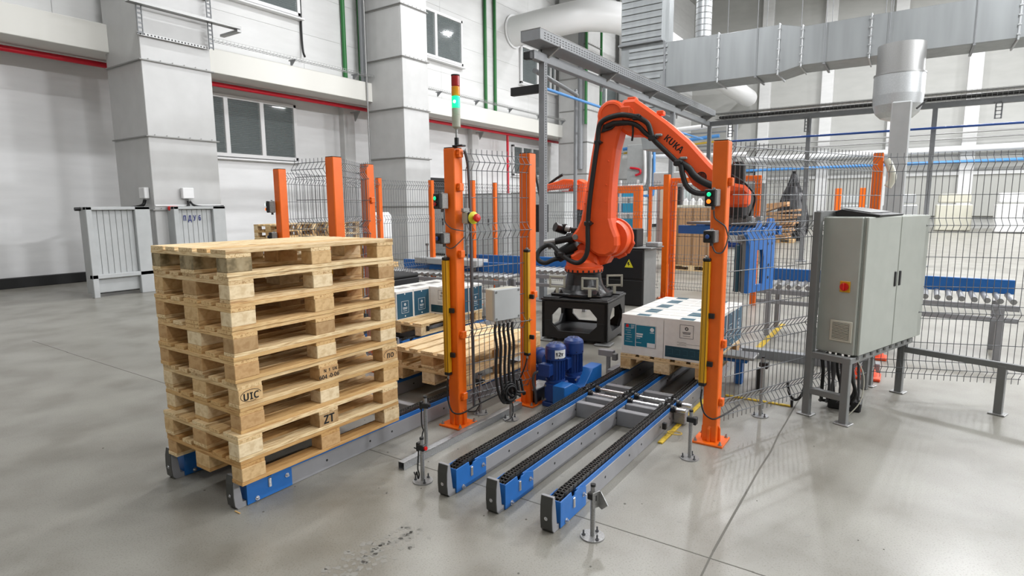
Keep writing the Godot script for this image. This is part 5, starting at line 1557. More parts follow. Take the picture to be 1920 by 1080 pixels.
func stand(label: String, at: Vector3, h: float, kind: int, turn := 0.0) -> void:
	var s := thing("sensor_stand", label, "sensor stand", at, turn)
	var f := Mb.new()
	f.cyl(V(0, 0, 0), V(0, 0.007, 0), 0.062, 32)
	obj("foot_plate", f, M.zinc, s)
	obj("pole", Mb.new().cyl(V(0, 0.007, 0), V(0, h - 0.012, 0), 0.0125, 16), M.zinc, s)
	obj("cap", Mb.new().cyl(V(0, h - 0.012, 0), V(0, h, 0), 0.0132, 16), M.dark, s)
	for k in 3:
		var a := TAU * k / 3 + 0.6
		var b := Mb.new()
		b.cyl(V(cos(a) * 0.046, 0.007, sin(a) * 0.046), V(cos(a) * 0.046, 0.013, sin(a) * 0.046), 0.010, 6)
		b.cyl(V(cos(a) * 0.046, 0.013, sin(a) * 0.046), V(cos(a) * 0.046, 0.034, sin(a) * 0.046), 0.0045, 8)
		obj("anchor_bolt", b, M.grey_cable, s)
	var y := h - 0.065
	obj("clamp", bx(V(0, y, 0), V(0.05, 0.036, 0.036), 0.004), M.black, s)
	if kind == 0 or kind == 2:
		var e := Mb.new()
		e.box(V(-0.028, y + 0.0, 0.0), V(0.02, 0.055, 0.03), 0.004)
		obj("sensor", e, M.black, s)
		obj("cable", Mb.new().tube([V(-0.028, y - 0.03, 0), V(-0.026, y - 0.09, 0.01), V(-0.02, y - 0.14, 0.02), V(-0.012, y - 0.17, 0.018), V(-0.02, y - 0.2, 0.02), V(-0.03, 0.06, 0.02), V(-0.05, 0.03, 0.01), V(-0.10, 0.02, -0.03)], 0.0045, 7), M.rubber, s)
		obj("knob", Mb.new().cyl(V(0.026, y, 0.0), V(0.036, y, 0.0), 0.012, 12), M.red if kind == 0 else M.black, s)
	elif kind == 3:
		obj("reflector", bx(V(0.03, y - 0.005, 0.0), V(0.02, 0.05, 0.045), 0.004), M.black, s)
	else:
		var r := Mb.new()
		r.t = Transform3D(Basis(Vector3.UP, -0.35), V(0.03, y - 0.01, -0.01))
		r.prism(pv([0.0, 0.04, 0.012, 0.042, 0.062, -0.012, 0.02, -0.05, 0.0, -0.045]), -0.002, 0.002)
		r.box(V(0.0, 0.0, 0.022), V(0.004, 0.085, 0.05), 0.001)
		obj("mirror_bracket", r, M.zinc if kind == 1 else M.black, s)

func floor_fittings() -> void:
	stand("sensor stand in front of the third conveyor rail, nearest the camera", V(-1.224, 0, -2.544), 0.286, 1)
	stand("sensor stand left of the right orange post, black clamp", V(-1.096, 0, -3.747), 0.336, 3)
	stand("sensor stand with red knob at the open end of the square tube", V(-2.373, 0, -2.526), 0.284, 0)
	stand("sensor stand beside the blue strip of the stack conveyor", V(-2.632, 0, -2.847), 0.408, 2, 0.4)
	stand("sensor stand under the mesh panel by the stack-light post", V(-2.79, 0, -3.675), 0.338, 2, 1.0)
	stand("sensor stand with hanging cable below the cable bundle", V(-2.506, 0, -3.699), 0.324, 2, 2.0)
	stand("tall sensor stand behind the large mesh panel", V(-0.866, 0, -4.834), 0.49, 3)
	# square tube lying on the floor, open end towards the camera
	var t := thing("square_tube", "galvanised square tube lying on the floor between the conveyors", "tube")
	var z0 := -2.57
	var z1 := -3.97
	var x := -2.60
	var m := Mb.new()
	var zc := (z0 + z1) / 2
	var L := z0 - z1
	m.box(V(x, 0.0485, zc), V(0.05, 0.003, L)).box(V(x, 0.0015, zc), V(0.05, 0.003, L)).box(V(x - 0.0235, 0.025, zc), V(0.003, 0.05, L)).box(V(x + 0.0235, 0.025, zc), V(0.003, 0.05, L))
	obj("tube", m, M.alu, t)
	obj("inside", bx(V(x, 0.025, zc - 0.02), V(0.043, 0.043, L - 0.06)), M.black, t)
	# yellow strips and tape
	solo("yellow_strip", bx(V(-1.345, 0.006, -4.43), V(0.035, 0.012, 1.12), 0.002), M.yellow_tape, "yellow cable cover strip along the right conveyor rail", "strip")
	solo("yellow_strip", bx(V(-0.96, 0.006, -5.2), V(0.53, 0.012, 0.03), 0.002), M.yellow_tape, "yellow strip on the floor under the large mesh panel", "strip")
	solo("strip_end", bx(V(-0.69, 0.03, -5.2), V(0.02, 0.06, 0.03), 0.003), M.black, "small black bracket at the end of the yellow floor strip", "bracket")
	solo("floor_marking", bx(V(-1.35, 0.001, -7.95), V(0.07, 0.002, 1.8)), M.yellow_tape, "yellow line painted on the floor behind the mesh panel", "marking")
	var lp := []
	for k in 22:
		var a := TAU * k / 18.0
		lp.append(V(-1.30 + cos(a) * 0.05, 0.03 + sin(a) * 0.012, -4.05 + sin(a) * 0.06))
	solo("strip_cable", Mb.new().tube(lp, 0.004, 6), M.yellow_pipe, "looped yellow cable on the yellow strip beside the rail", "cable")
	solo("rail_sensor", bx(V(-1.37, 0.075, -4.03), V(0.03, 0.05, 0.03), 0.004), M.black, "little black sensor on the outside of the right rail", "sensor")
	solo("rail_sensor", bx(V(-1.345, 0.06, -4.33), V(0.09, 0.10, 0.09), 0.006), M.zinc, "steel bearing bracket outside the right rail under the shafts", "bracket")
	solo("splinter", Mb.new().box(V(-2.985, 0.003, -1.68), V(0.05, 0.005, 0.008), 0.001), M.wood[4], "thin wood splinter on the floor by the blue conveyor nose", "splinter")
	# grey floor raceways inside the cell
	solo("floor_duct", bx(V(-0.92, 0.05, -6.75), V(1.6, 0.10, 0.12), 0.004), M.post_grey, "grey raceway on the floor behind the large mesh panel", "duct")
	solo("photo_stand", Mb.new().box(V(-1.22, 0.12, -5.65), V(0.07, 0.24, 0.07), 0.004).box(V(-1.3, 0.24, -5.65), V(0.34, 0.03, 0.2), 0.004), M.blue, "short blue leg with a steel plate behind the mesh panel", "stand")
	solo("photo_plate", bx(V(-1.25, 0.275, -5.65), V(0.36, 0.03, 0.24), 0.006), M.zinc, "steel plate lying on the short blue leg", "plate")
	solo("photo_stand", bx(V(-1.02, 0.1, -5.55), V(0.05, 0.2, 0.05), 0.006), M.black, "short black leg beside the blue leg behind the mesh", "stand")

func far_pallet_stack(label: String, at: Vector3, n: int, turn: float) -> void:
	for k in n:
		make_pallet("%s, level %s" % [label, ["lowest", "second", "third", "fourth", "fifth", "sixth", "seventh", "eighth", "topmost"][k]], at + V(0, 0.1442 * k, 0), turn, "pallets by the left wall")

func frame_gate(label: String, a: Vector3, w: float, h: float, t: float, turn := 0.0, mat = null) -> void:
	var g := thing("gate_frame", label, "frame", a, turn)
	var m = mat if mat else M.orange
	obj("upright", bx(V(0, h / 2, 0), V(t, h, t), 0.004), m, g)
	obj("upright", bx(V(w, h / 2, 0), V(t, h, t), 0.004), m, g)
	obj("top_beam", bx(V(w / 2, h - t / 2, 0), V(w, t, t * 0.95), 0.004), m, g)

func roller_conveyor(label: String, a: Vector3, L: float, w: float, turn: float, n: int) -> void:
	# runs along local x, rollers across local z, bed height a.y
	var c := thing("roller_conveyor", label, "conveyor", V(a.x, 0, a.z), turn)
	var y := a.y
	obj("side_rail", bx(V(L / 2, y - 0.05, w / 2), V(L, 0.06, 0.04), 0.004), M.steel_paint, c)
	obj("side_rail", bx(V(L / 2, y + 0.11, -w / 2), V(L, 0.16, 0.05), 0.004), M.blue, c)
	obj("lower_rail", bx(V(L / 2, y - 0.18, w / 2), V(L, 0.05, 0.05), 0.004), M.steel_paint, c)
	for k in n:
		var x := (k + 0.5) * L / n
		obj("roller", Mb.new().cyl(V(x, y + 0.02, -w / 2 + 0.02), V(x, y + 0.02, w / 2 + 0.005), 0.03, 12), M.zinc, c)
	for x in [0.15, L / 2, L - 0.15]:
		for z in [-w / 2, w / 2]:
			obj("leg", bx(V(x, (y - 0.05) / 2, z), V(0.06, y - 0.05, 0.06), 0.004), M.steel_paint, c)

func background() -> void:
	# left blue conveyor behind the low pallets, with a row of short rollers
	roller_conveyor("blue roller conveyor crossing behind the fence at left", V(-6.28, 0.66, -7.72), 2.3, 0.62, 0.12, 23)
	roller_conveyor("blue roller conveyor in front of the robot's left side", V(-6.95, 0.62, -6.9), 2.2, 0.5, 0.12, 20)
	roller_conveyor("blue roller conveyor at right behind the gripper", V(-1.55, 0.62, -8.3), 2.6, 0.6, -0.02, 24)
	var bm := thing("transfer_bridge", "pale machine bed on the left blue conveyor", "machine", V(-6.1, 0, -7.3))
	obj("bed", bx(V(0, 0.80, 0), V(1.3, 0.10, 0.32), 0.01), M.cab_far, bm)
	for x in [-0.5, -0.1, 0.35]:
		obj("rod", Mb.new().cyl(V(x, 0.85, 0), V(x, 1.05, 0), 0.012, 10), M.zinc, bm)
		obj("knob", Mb.new().lathe(V(x, 1.05, 0), Vector3.UP, [Vector2(0, -0.02), Vector2(0.03, -0.01), Vector2(0.03, 0.02), Vector2(0, 0.03)], 12), M.stand_grey, bm)
	for x in [-0.55, 0.5]: obj("leg", bx(V(x, 0.38, 0), V(0.06, 0.76, 0.06), 0.004), M.steel_paint, bm)
	var be := thing("belt_unit", "dark belt unit with round motor left of the half loaded pallet", "machine", V(-6.0, 0, -5.9))
	obj("frame", bx(V(0, 0.62, 0), V(0.55, 0.14, 0.5), 0.01), M.black, be)
	for k in 6: obj("roller", Mb.new().cyl(V(-0.22 + k * 0.09, 0.72, -0.25), V(-0.22 + k * 0.09, 0.72, 0.25), 0.032, 12), M.dark, be)
	obj("motor", Mb.new().cyl(V(0.0, 0.40, 0.1), V(0.28, 0.40, 0.1), 0.12, 20), M.black, be)
	for x in [-0.2, 0.2]: obj("leg", bx(V(x, 0.28, 0), V(0.05, 0.56, 0.05), 0.003), M.black, be)
	# robot controller with black console
	var rc := thing("robot_controller", "dark robot controller cabinet with a yellow warning triangle behind the robot", "cabinet", V(-4.02, 0, -9.45))
	obj("body", bx(V(0, 0.48, 0), V(0.94, 0.96, 0.56), 0.01), M.pedestal, rc)
	obj("side_panel", bx(V(0.475, 0.48, 0), V(0.014, 0.95, 0.54), 0.004), M.stand_grey, rc)
	obj("door", bx(V(0.02, 0.70, 0.285), V(0.88, 0.48, 0.02), 0.006), M.pedestal, rc)
	obj("door", bx(V(0.02, 0.22, 0.285), V(0.88, 0.42, 0.02), 0.006), M.pedestal, rc)
	obj("top", bx(V(0.05, 0.972, 0), V(1.1, 0.02, 0.6), 0.004), M.stand_grey, rc)
	var tr := Mb.new()
	tr.t = Transform3D(Basis(), V(0.22, 0.70, 0.2955))
	tr.prism(pv([-0.075, -0.055, 0.075, -0.055, 0.0, 0.085]), 0, 0.002)
	var sk := obj("warning_sign", tr, M.lime, rc)
	var bo := Mb.new()
	bo.t = tr.t
	bo.prism(pv([-0.02, 0.035, 0.008, 0.04, -0.002, 0.01, 0.018, 0.005, -0.012, -0.04, -0.006, -0.008, -0.026, -0.006]), 0.002, 0.003)
	obj("bolt_sign", bo, M.ink, sk)
	var cs := thing("console", "black monitor box standing on the robot controller", "monitor", V(-4.02, 0.982, -9.4))
	obj("housing", bx(V(0, 0.15, 0), V(0.62, 0.30, 0.3), 0.01), M.black, cs)
	obj("screen", bx(V(0, 0.16, 0.152), V(0.54, 0.22, 0.006)), M.black_gloss, cs)
	solo("tray", bx(V(-3.5, 1.02, -9.5), V(0.22, 0.075, 0.2), 0.01), M.alu, "silver tray beside the black monitor box", "tray")
	var pb := thing("monitor_arm", "black monitor on an arm left of the gantry post", "monitor", V(-5.55, 0, -9.2))
	obj("screen", bx(V(0, 1.45, 0), V(0.32, 0.5, 0.06), 0.01), M.black, pb)
	obj("arm", Mb.new().tube([V(0, 1.68, -0.05), V(-0.1, 2.0, -0.1), V(-0.22, 2.35, -0.15)], 0.025, 8), M.black, pb)
	obj("stand", Mb.new().cyl(V(0, 0, -0.08), V(0, 1.5, -0.08), 0.03, 10), M.black, pb)
	# electric cabinets in the background
	for e in [["grey electric cabinet with a mimic screen, left of the row", -13.0, -15.75, 1.2], ["wide grey electric cabinet with two handles, middle of the row", -11.6, -15.9, 1.45], ["grey cabinet with a plain louvred side, right of the row", -9.4, -15.7, 1.9]]:
		var c := thing("electric_cabinet", e[0], "cabinet", V(e[1], 0, e[2]))
		obj("body", bx(V(0, 1.05, 0), V(e[3], 2.0, 0.6), 0.01), M.cab_far, c)
		obj("plinth", bx(V(0, 0.05, 0), V(e[3] - 0.02, 0.1, 0.58)), M.dark, c)
		for s in [-1.0, 1.0]:
			var d := obj("door", bx(V(s * e[3] / 4, 1.05, 0.31), V(e[3] / 2 - 0.015, 1.95, 0.02), 0.006), M.cab_far, c)
			obj("handle", bx(V(s * 0.08 + s * e[3] * 0.1, 1.15, 0.328), V(0.06, 0.22, 0.016), 0.004), M.black, d)
		obj("cornice", bx(V(0, 2.06, 0), V(e[3] + 0.02, 0.05, 0.62), 0.006), M.stand_grey, c)
		if e[1] < -12.5: obj("screen", bx(V(0.1, 1.45, 0.325), V(0.4, 0.34, 0.01), 0.003), M.stand_grey, c)
	# second, distant orange robot
	var r2 := thing("distant_robot", "second orange robot far behind, its arm stretched level", "robot", V(-10.25, 0, -19.6), 0.0)
	var b := Mb.new()
	b.lathe(Vector3.ZERO, Vector3.UP, [Vector2(0, 0.0), Vector2(0.45, 0.0), Vector2(0.45, 0.45), Vector2(0.4, 0.5), Vector2(0.3, 1.0), Vector2(0.28, 1.5), Vector2(0, 1.5)], 24)
	obj("base", b, M.black_gloss, r2)
	var a2 := Mb.new()
	a2.prism(pv([-0.25, 1.5, -0.3, 2.1, -0.15, 2.5, 0.2, 2.62, 0.45, 2.5, 0.4, 2.1, 0.25, 1.5]), -0.2, 0.2, 0.04)
	a2.prism(pv([-1.25, 2.22, -1.25, 2.40, -0.55, 2.56, -0.3, 2.63, 0.1, 2.60, 0.2, 2.40, -0.2, 2.28]), 0.2, 0.48, 0.03)
	obj("arm", a2, M.robot, r2)
	obj("wrist", bx(V(-1.22, 2.18, 0.33), V(0.26, 0.36, 0.3), 0.03), M.orange, r2)
	obj("elbow", Mb.new().cyl(V(-0.3, 2.2, 0.34), V(-0.3, 1.95, 0.34), 0.14, 16), M.red, r2)
	obj("hose", Mb.new().tube([V(-1.0, 2.48, 0.3), V(-0.7, 2.66, 0.3), V(-0.42, 2.8, 0.3)], 0.05, 8), M.rubber, r2)
	# shelf of light blue crates behind the lower arm
	var sh := thing("crate_rack", "white steel rack with light blue crates behind the robot", "rack", V(-9.2, 0, -21.5))
	for x in [-0.7, 0.0, 0.7]:
		obj("upright", bx(V(x, 1.3, 0.3), V(0.07, 2.6, 0.06), 0.004), M.frame_white, sh)
	for y in [0.75, 1.35, 1.95]: obj("shelf", bx(V(0, y, 0), V(1.5, 0.05, 0.6), 0.004), M.frame_white, sh)
	for k in 6:
		var y: float = [0.775, 1.375, 1.975][k / 2]
		var cr := Mb.new()
		cr.prism(pv([-0.26, 0, 0.26, 0, 0.3, 0.36, -0.3, 0.36]), -0.25, 0.25, 0.02)
		var o := solo("crate", cr, M.sky_crate, "light blue crate %s on the white rack behind the robot" % ["low left", "low right", "middle left", "middle right", "top left", "top right"][k], "crate", "crates on the white rack")
		o.position = V(-9.2 + (-0.35 if k % 2 == 0 else 0.35), y, -21.5)
	# orange machine frames, cabinets and shiny machines deep in the hall
	frame_gate("orange frame left behind the robot's lower arm", V(-8.95, 0, -20.0), 0.95, 2.35, 0.26, 0.0)
	frame_gate("narrow orange frame right behind the robot's lower arm", V(-7.55, 0, -20.0), 0.8, 2.3, 0.1, 0.0)
	frame_gate("orange gate frame behind the robot gripper", V(-3.455, 0, -10.3), 1.4, 2.14, 0.09, 0.0)
	var f := thing("filling_machine", "tall silver filling machine deep in the hall behind the robot", "machine", V(-7.2, 0, -21.5))
	obj("column", bx(V(0, 1.2, 0), V(1.0, 2.4, 0.9), 0.03), M.galv, f)
	obj("hood", bx(V(0, 2.6, 0), V(1.3, 0.5, 1.0), 0.04), M.cab_far, f)
	obj("head", bx(V(-0.2, 1.7, 0.5), V(0.3, 1.1, 0.12), 0.02), M.cream, f)
	obj("guide", bx(V(0.2, 1.2, 0.52), V(0.08, 1.8, 0.08), 0.01), M.chrome, f)
	obj("guard", bx(V(0.36, 1.5, 0.5), V(0.1, 1.6, 0.1), 0.01), M.dark, f)
	var f2 := thing("filling_machine", "second silver machine right of the tall one, with a lamp", "machine", V(-5.7, 0, -23.5))
	obj("cabinet", bx(V(0, 0.9, 0), V(1.4, 1.8, 1.2), 0.03), M.galv, f2)
	obj("column", bx(V(-0.2, 2.1, 0), V(0.8, 0.8, 0.6), 0.03), M.zinc, f2)
	obj("lamp", Mb.new().lathe(V(-0.35, 2.1, 0.36), Vector3.BACK, [Vector2(0.09, -0.04), Vector2(0.09, 0.02), Vector2(0.0, 0.05)], 16), M.glow_white, f2)
	obj("hose_reel", Mb.new().lathe(V(0.3, 1.2, 0.6), Vector3.BACK, [Vector2(0.05, 0), Vector2(0.32, 0), Vector2(0.32, 0.1), Vector2(0.05, 0.1)], 20), M.stand_grey, f2)
	var f3 := thing("rack_machine", "dark machine with white bottles behind the orange gate", "machine", V(-3.9, 0, -17.2))
	obj("frame", bx(V(0, 1.55, -0.4), V(1.2, 1.4, 0.3), 0.02), M.stand_grey, f3)
	for k in 5: obj("bar", bx(V(-0.5 + k * 0.22, 1.5, -0.2), V(0.05, 1.3, 0.05), 0.005), M.dark, f3)
	for x in [-0.55, 0.55]: obj("leg", bx(V(x, 0.42, -0.4), V(0.08, 0.85, 0.2), 0.005), M.stand_grey, f3)
	# pallet of tall brown cartons
	var pp := make_pallet("pale pallet under the tall brown cartons behind the right post", V(-4.47, 0, -15.2), PI / 2, "", true)
	for k in 3:
		for lv in 2:
			var cb := Mb.new()
			cb.box(V(0, 0.36, 0), V(0.36, 0.715, 0.7), 0.008)
			var o := thing("brown_carton", "tall brown carton, %s of its pallet behind the right post, %s" % [["left", "middle", "right"][k], ["lower layer", "upper layer"][lv]], "carton", V(-4.84 + 0.372 * k, 0.145 + 0.725 * lv, -15.15), 0.0, "brown cartons behind the right post")
			obj("body", cb, M.card, o)
			obj("tape", bx(V(0.0, 0.36, 0.351), V(0.05, 0.7, 0.002)), M.card_dark, o)
	solo("carton_tray", Mb.new().box(V(-4.47, 1.63, -15.15), V(1.05, 0.06, 0.68), 0.006), M.cream, "pale cardboard tray lying on top of the brown cartons", "tray")
	for k in 4:
		var bt := Mb.new()
		bt.lathe(V(-4.75 + k * 0.18, 1.66, -15.1), Vector3.UP, [Vector2(0.0, 0), Vector2(0.075, 0.0), Vector2(0.075, 0.1), Vector2(0.03, 0.15), Vector2(0.03, 0.18), Vector2(0, 0.18)], 14)
		solo("white_bottle", bt, M.frame_white, "white bottle standing in the tray on the brown cartons", "bottle", "bottles on the brown cartons")
	# far pallet with flattened cardboard and the black shrouded bundle
	make_pallet("far pallet under the heap of flattened cardboard", V(-4.6, 0, -27.9), PI / 2)
	var hp := Mb.new()
	for k in 12:
		hp.t = Transform3D(Basis(Vector3.UP, rng.randf_range(-0.15, 0.15)) * Basis(Vector3.BACK, rng.randf_range(-0.04, 0.12)), V(-4.75 + rng.randf_range(-0.08, 0.08), 0.2 + k * 0.1, -27.9))
		hp.box(Vector3.ZERO, V(1.15 + 0.05 * k, 0.085, 0.9), 0.01)
	hp.t = Transform3D(Basis(Vector3.BACK, 0.35), V(-5.0, 1.42, -27.8))
	hp.box(Vector3.ZERO, V(1.5, 0.09, 0.9), 0.01)
	hp.t = Transform3D(Basis(Vector3.BACK, 0.1), V(-4.9, 1.6, -28.0))
	hp.box(Vector3.ZERO, V(1.2, 0.2, 0.8), 0.01)
	solo("cardboard_heap", hp, M.card, "leaning heap of flattened brown cardboard far behind the mesh", "cardboard")
	var bd := Mb.new()
	bd.lathe(V(-4.37, 0, -29.4), Vector3.UP, [Vector2(0.0, 0.03), Vector2(0.5, 0.03), Vector2(0.62, 0.25), Vector2(0.68, 0.8), Vector2(0.62, 1.35), Vector2(0.52, 1.8), Vector2(0.44, 2.15), Vector2(0.26, 2.45), Vector2(0.12, 2.75), Vector2(0.07, 3.0), Vector2(0.09, 3.12), Vector2(0, 3.14)], 18)
	var fold := Mb.new()
	for k in 12:
		var a := TAU * k / 12
		fold.tube([V(-4.37 + cos(a) * 0.64, 0.3, -29.4 + sin(a) * 0.64), V(-4.37 + cos(a) * 0.66, 0.9, -29.4 + sin(a) * 0.66), V(-4.37 + cos(a + 0.1) * 0.5, 1.8, -29.4 + sin(a + 0.1) * 0.5), V(-4.37 + cos(a + 0.2) * 0.22, 2.5, -29.4 + sin(a + 0.2) * 0.22), V(-4.37 + cos(a + 0.3) * 0.07, 3.0, -29.4 + sin(a + 0.3) * 0.07)], 0.05, 6)
	var bo2 := thing("shrouded_bundle", "tall black shrouded bundle with a tied peak far behind the mesh", "bundle")
	obj("shroud", bd, M.film, bo2)
	obj("fold", fold, M.film, bo2, "stuff")
	# three far orange bars, cloth on the far post, cones
	for k in 3:
		solo("barrier_bar", bx(V(-2.1 + k * 0.75, 1.1, -24.0), V(0.2, 2.2, 0.1), 0.01), M.orange, ["left", "middle", "right"][k] + " of the three far orange bars behind the grey cabinet", "bar")
	solo("grey_column", bx(V(-0.19, 1.6, -11.0), V(0.26, 3.2, 0.3), 0.02), M.cab_far, "pale grey column at the right edge behind the cabinet", "column")
	solo("rag", Mb.new().tube([V(-0.24, 2.16, -7.98), V(-0.20, 2.08, -7.96), V(-0.17, 1.96, -7.95), V(-0.21, 1.86, -7.94)], 0.04, 9), M.cream, "beige rag tied beside the far right orange post", "rag")
	for e in [["orange traffic cone under the control cabinet", -0.233, -6.50, 0.26], ["smaller orange traffic cone farther behind under the cabinet", -0.176, -7.38, 0.2]]:
		var c := thing("traffic_cone", e[0], "cone", V(e[1], 0, e[2]))
		obj("base", bx(V(0, 0.015, 0), V(e[3] * 1.0, 0.03, e[3] * 1.0), 0.008), M.cone, c)
		obj("body", Mb.new().lathe(V(0, 0.03, 0), Vector3.UP, [Vector2(e[3] * 0.40, 0), Vector2(e[3] * 0.30, e[3] * 0.25), Vector2(e[3] * 0.13, e[3] * 0.75), Vector2(0, e[3] * 0.78)], 20), M.cone, c)
		obj("band", Mb.new().lathe(V(0, 0.03, 0), Vector3.UP, [Vector2(e[3] * 0.275, e[3] * 0.35), Vector2(e[3] * 0.215, e[3] * 0.52)], 20), M.frame_white, c)
	# pallets by the left wall and shelves at the back
	far_pallet_stack("weathered pallet by the left wall behind the leftmost post", V(-12.3, 0, -8.65), 9, 0.25)
	far_pallet_stack("pallet by the wall behind the mesh panels", V(-12.3, 0, -10.0), 9, 0.18)
	var ww := thing("wrapped_load", "white wrapped load between the two posts behind the stack", "load", V(-12.15, 0, -11.45))
	obj("load", bx(V(0, 0.83, 0), V(0.55, 1.4, 0.7), 0.1), M.frame_white, ww)
	obj("pallet_base", bx(V(0, 0.075, 0), V(0.7, 0.14, 0.8), 0.01), M.wood[1], ww)
	for k in 5:
		var mm := Mb.new()
		mm.box(V(0, 0.8, 0), V(1.7, 1.5, 1.2), 0.05)
		mm.box(V(0, 1.9, 0.0), V(1.5, 0.5, 1.0), 0.05)
		var o := solo("far_machine", mm, [M.cab_far, M.galv, M.cream, M.frame_white, M.cab_far][k], "pale machine block %s along the far wall" % ["farthest left", "second from left", "in the middle", "second from right", "farthest right"][k], "machine")
		o.position = V(-3.0 + k * 2.6, 0, -43.0 + (k % 2) * 1.5)

func small_parts() -> void:
	# stack light on the near post
	var s := thing("stack_light", "stack light with red, amber and glowing green segment on the near post", "signal light", V(-2.735, 2.1, -3.37))
	var ba := Mb.new()
	ba.box(V(0.02, 0.012, 0.0), V(0.09, 0.012, 0.05), 0.003)
	ba.cyl(V(0.0, 0.012, 0), V(0.0, 0.07, 0), 0.016, 14)
	obj("bracket", ba, M.black, s)
	obj("pole", Mb.new().cyl(V(0, 0.07, 0), V(0, 0.17, 0), 0.009, 12), M.zinc, s)
	obj("body", Mb.new().lathe(Vector3.ZERO, Vector3.UP, [Vector2(0, 0.127), Vector2(0.014, 0.132), Vector2(0.030, 0.145), Vector2(0.031, 0.225), Vector2(0.029, 0.228), Vector2(0.030, 0.23), Vector2(0.030, 0.275), Vector2(0, 0.275)], 24), M.beige, s)
	for e in [[0.275, 0.358, M.glow_green, "green_lamp"], [0.36, 0.424, M.lamp_amber, "amber_lamp"], [0.426, 0.497, M.lamp_red, "red_lamp"]]:
		obj(e[3], Mb.new().lathe(Vector3.ZERO, Vector3.UP, [Vector2(0, e[0]), Vector2(0.0285, e[0]), Vector2(0.03, e[0] + 0.004), Vector2(0.03, e[1] - 0.004), Vector2(0.0285, e[1]), Vector2(0, e[1])], 24), e[2], s)
	obj("lamp_core", Mb.new().lathe(V(0.01, 0.318, 0.027), Vector3.BACK, [Vector2(0.011, 0), Vector2(0.0105, 0.004), Vector2(0, 0.0055)], 14), M.glow_white, s)
	obj("top_cap", Mb.new().lathe(Vector3.ZERO, Vector3.UP, [Vector2(0, 0.497), Vector2(0.031, 0.497), Vector2(0.031, 0.505), Vector2(0, 0.508)], 24), M.dark, s)
	var ol := OmniLight3D.new()
	ol.name = "green_light"
	ol.light_color = Color(0.2, 1.0, 0.75)
	ol.light_energy = 0.004
	ol.light_size = 0.03
	ol.omni_range = 40.0
	ol.omni_attenuation = 2.0
	ol.shadow_enabled = true
	ol.position = V(0.06, 0.33, 0.06)
	s.add_child(ol)
	# emergency stop on the fence
	var e := thing("emergency_stop", "red mushroom button in a yellow collar on the fence", "switch box", V(-2.675, 1.598, -3.415), 1.3)
	obj("housing", bx(V(0, 0, 0.0), V(0.075, 0.085, 0.07), 0.006), M.beige, e)
	obj("cover", bx(V(0, 0, 0.045), V(0.073, 0.083, 0.025), 0.006), M.black, e)
	obj("collar", Mb.new().lathe(V(0, 0, 0.056), Vector3.BACK, [Vector2(0.044, 0), Vector2(0.046, 0.006), Vector2(0.03, 0.014), Vector2(0.016, 0.016), Vector2(0, 0.016)], 28), M.lime, e)
	obj("button", Mb.new().lathe(V(0, 0, 0.07), Vector3.BACK, [Vector2(0.014, 0), Vector2(0.014, 0.022), Vector2(0.028, 0.026), Vector2(0.03, 0.036), Vector2(0.022, 0.048), Vector2(0, 0.052)], 26), M.red, e)
	obj("clip", bx(V(-0.02, 0.055, -0.01), V(0.06, 0.03, 0.03), 0.005), M.zinc, e)
	# junction box and its cables
	var jy := atan2(0.157, 0.176)
	var ax := Basis(Vector3.UP, atan2(0.62, 0.175))
	var j := thing("junction_box", "grey junction box on the mesh panel above a bundle of cables", "junction box", V(-2.52, 0.955, -3.60), atan2(0.62, 0.175))
	obj("body", bx(V(-0.02, 0, 0.035), V(0.25, 0.235, 0.09), 0.006), M.cream, j)
	obj("lid", bx(V(-0.02, 0, 0.09), V(0.25, 0.235, 0.022), 0.005), M.cab_far, j)
	for q in [[-1, -1], [1, -1], [1, 1], [-1, 1]]:
		obj("screw", Mb.new().cyl(V(-0.02 + q[0] * 0.108, q[1] * 0.1, 0.1), V(-0.02 + q[0] * 0.108, q[1] * 0.1, 0.104), 0.009, 12), M.stand_grey, j)
	for k in 5:
		obj("gland", Mb.new().cyl(V(-0.09 + k * 0.035, -0.117, 0.05), V(-0.09 + k * 0.035, -0.15, 0.05), 0.013, 10), M.zinc, j)
	for k in 5:
		var B := Transform3D(ax, V(-2.52, 0.955, -3.60))
		var x := -0.10 + k * 0.042
		var q := [V(x, -0.15, 0.05), V(x - 0.008, -0.21, 0.055), V(x + 0.004, -0.33, 0.06), V(x - 0.006, -0.48, 0.06), V(x, -0.60, 0.06), V(x + 0.02, -0.70, 0.065), V(x + 0.06 + 0.01 * k, -0.765 + 0.01 * k, 0.07), V(x + 0.10, -0.74, 0.06), V(x + 0.09, -0.62, 0.04)]
		var w := []
		for p in q: w.append(B * p)
		solo("control_cable", Mb.new().tube(w, 0.0105, 9), M.rubber, "%s of the five black cables hanging from the fence junction box" % ["leftmost", "second from the left", "middle one", "second from the right", "rightmost"][k], "cable", "cables of the fence junction box")
	for k in 3:
		var B := Transform3D(ax, V(-2.52, 0.19, -3.60))
		var w := []
		for t in 21:
			var a := TAU * t / 20.0
			w.append(B * V(0.02 + cos(a) * (0.075 - 0.012 * k), 0.065 + sin(a) * (0.085 - 0.015 * k), 0.06 + k * 0.012))
		solo("cable_coil", Mb.new().tube(w, 0.008, 7), M.rubber, "coiled black cable at the foot of the fence cable bundle", "cable", "coils below the junction box")
	# loose cables on posts
	solo("curtain_cable", Mb.new().tube([V(-2.818, 0.385, -3.31), V(-2.82, 0.30, -3.30), V(-2.80, 0.20, -3.29), V(-2.755, 0.135, -3.285), V(-2.70, 0.125, -3.33), V(-2.66, 0.16, -3.45), V(-2.60, 0.20, -3.68)], 0.006, 8), M.rubber, "black cable swinging from the curtain round the stack-light post", "cable")
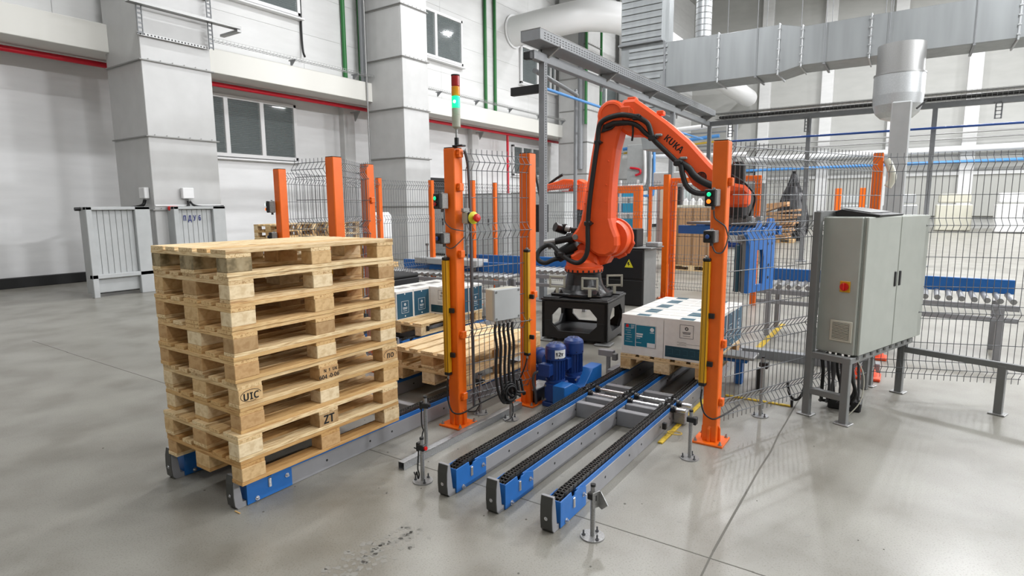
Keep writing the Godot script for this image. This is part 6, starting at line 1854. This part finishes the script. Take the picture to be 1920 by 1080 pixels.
	solo("curtain_cable", Mb.new().tube([V(-2.563, 0.415, -4.03), V(-2.565, 0.35, -4.0), V(-2.59, 0.27, -3.98), V(-2.62, 0.22, -3.98)], 0.006, 8), M.rubber, "black cable below the curtain right of the junction box", "cable")
	solo("curtain_cable", Mb.new().tube([V(-1.113, 0.395, -4.04), V(-1.115, 0.32, -4.03), V(-1.09, 0.24, -4.02), V(-1.05, 0.205, -4.02), V(-1.01, 0.20, -4.04), V(-0.96, 0.215, -4.18), V(-0.92, 0.235, -4.33)], 0.006, 8), M.rubber, "black cable swinging from the curtain round the right post", "cable")
	solo("post_cable", Mb.new().tube([V(-2.82, 1.64, -3.31), V(-2.815, 1.57, -3.315), V(-2.78, 1.53, -3.325), V(-2.735, 1.515, -3.325), V(-2.70, 1.50, -3.40)], 0.004, 6), M.grey_cable, "thin grey cable from the lamp box on the stack-light post", "cable")
	solo("post_cable", Mb.new().tube([V(-2.81, 1.39, -3.31), V(-2.78, 1.375, -3.32), V(-2.735, 1.39, -3.325), V(-2.70, 1.46, -3.40)], 0.004, 6), M.grey_cable, "thin grey cable from the blue-button box on the stack-light post", "cable")
	solo("post_cable", Mb.new().tube([V(-1.08, 1.64, -4.04), V(-1.075, 1.59, -4.05), V(-1.04, 1.56, -4.06), V(-1.005, 1.53, -4.06), V(-0.99, 1.45, -4.1)], 0.005, 6), M.grey_cable, "thin grey cable from the lamp box on the right post", "cable")
	solo("post_cable", Mb.new().tube([V(-1.08, 1.40, -4.04), V(-1.06, 1.36, -4.05), V(-1.02, 1.36, -4.06), V(-0.995, 1.42, -4.07), V(-0.99, 1.5, -4.1)], 0.005, 6), M.grey_cable, "thin grey cable from the blue-button box on the right post", "cable")
	solo("fence_conduit", Mb.new().tube([V(-2.69, 2.08, -3.40), V(-2.70, 2.02, -3.44), V(-2.71, 1.9, -3.47), V(-2.705, 1.5, -3.475), V(-2.705, 0.72, -3.475), V(-2.70, 0.66, -3.47), V(-2.70, 0.14, -3.475)], 0.011, 8), M.grey_cable, "grey conduit running down the fence beside the stack-light post", "conduit")
	solo("block_sensor", Mb.new().box(V(-4.635, 0.245, -5.10), V(0.03, 0.06, 0.03), 0.004), M.black, "small black sensor before the corner block of the farther pallet", "sensor")
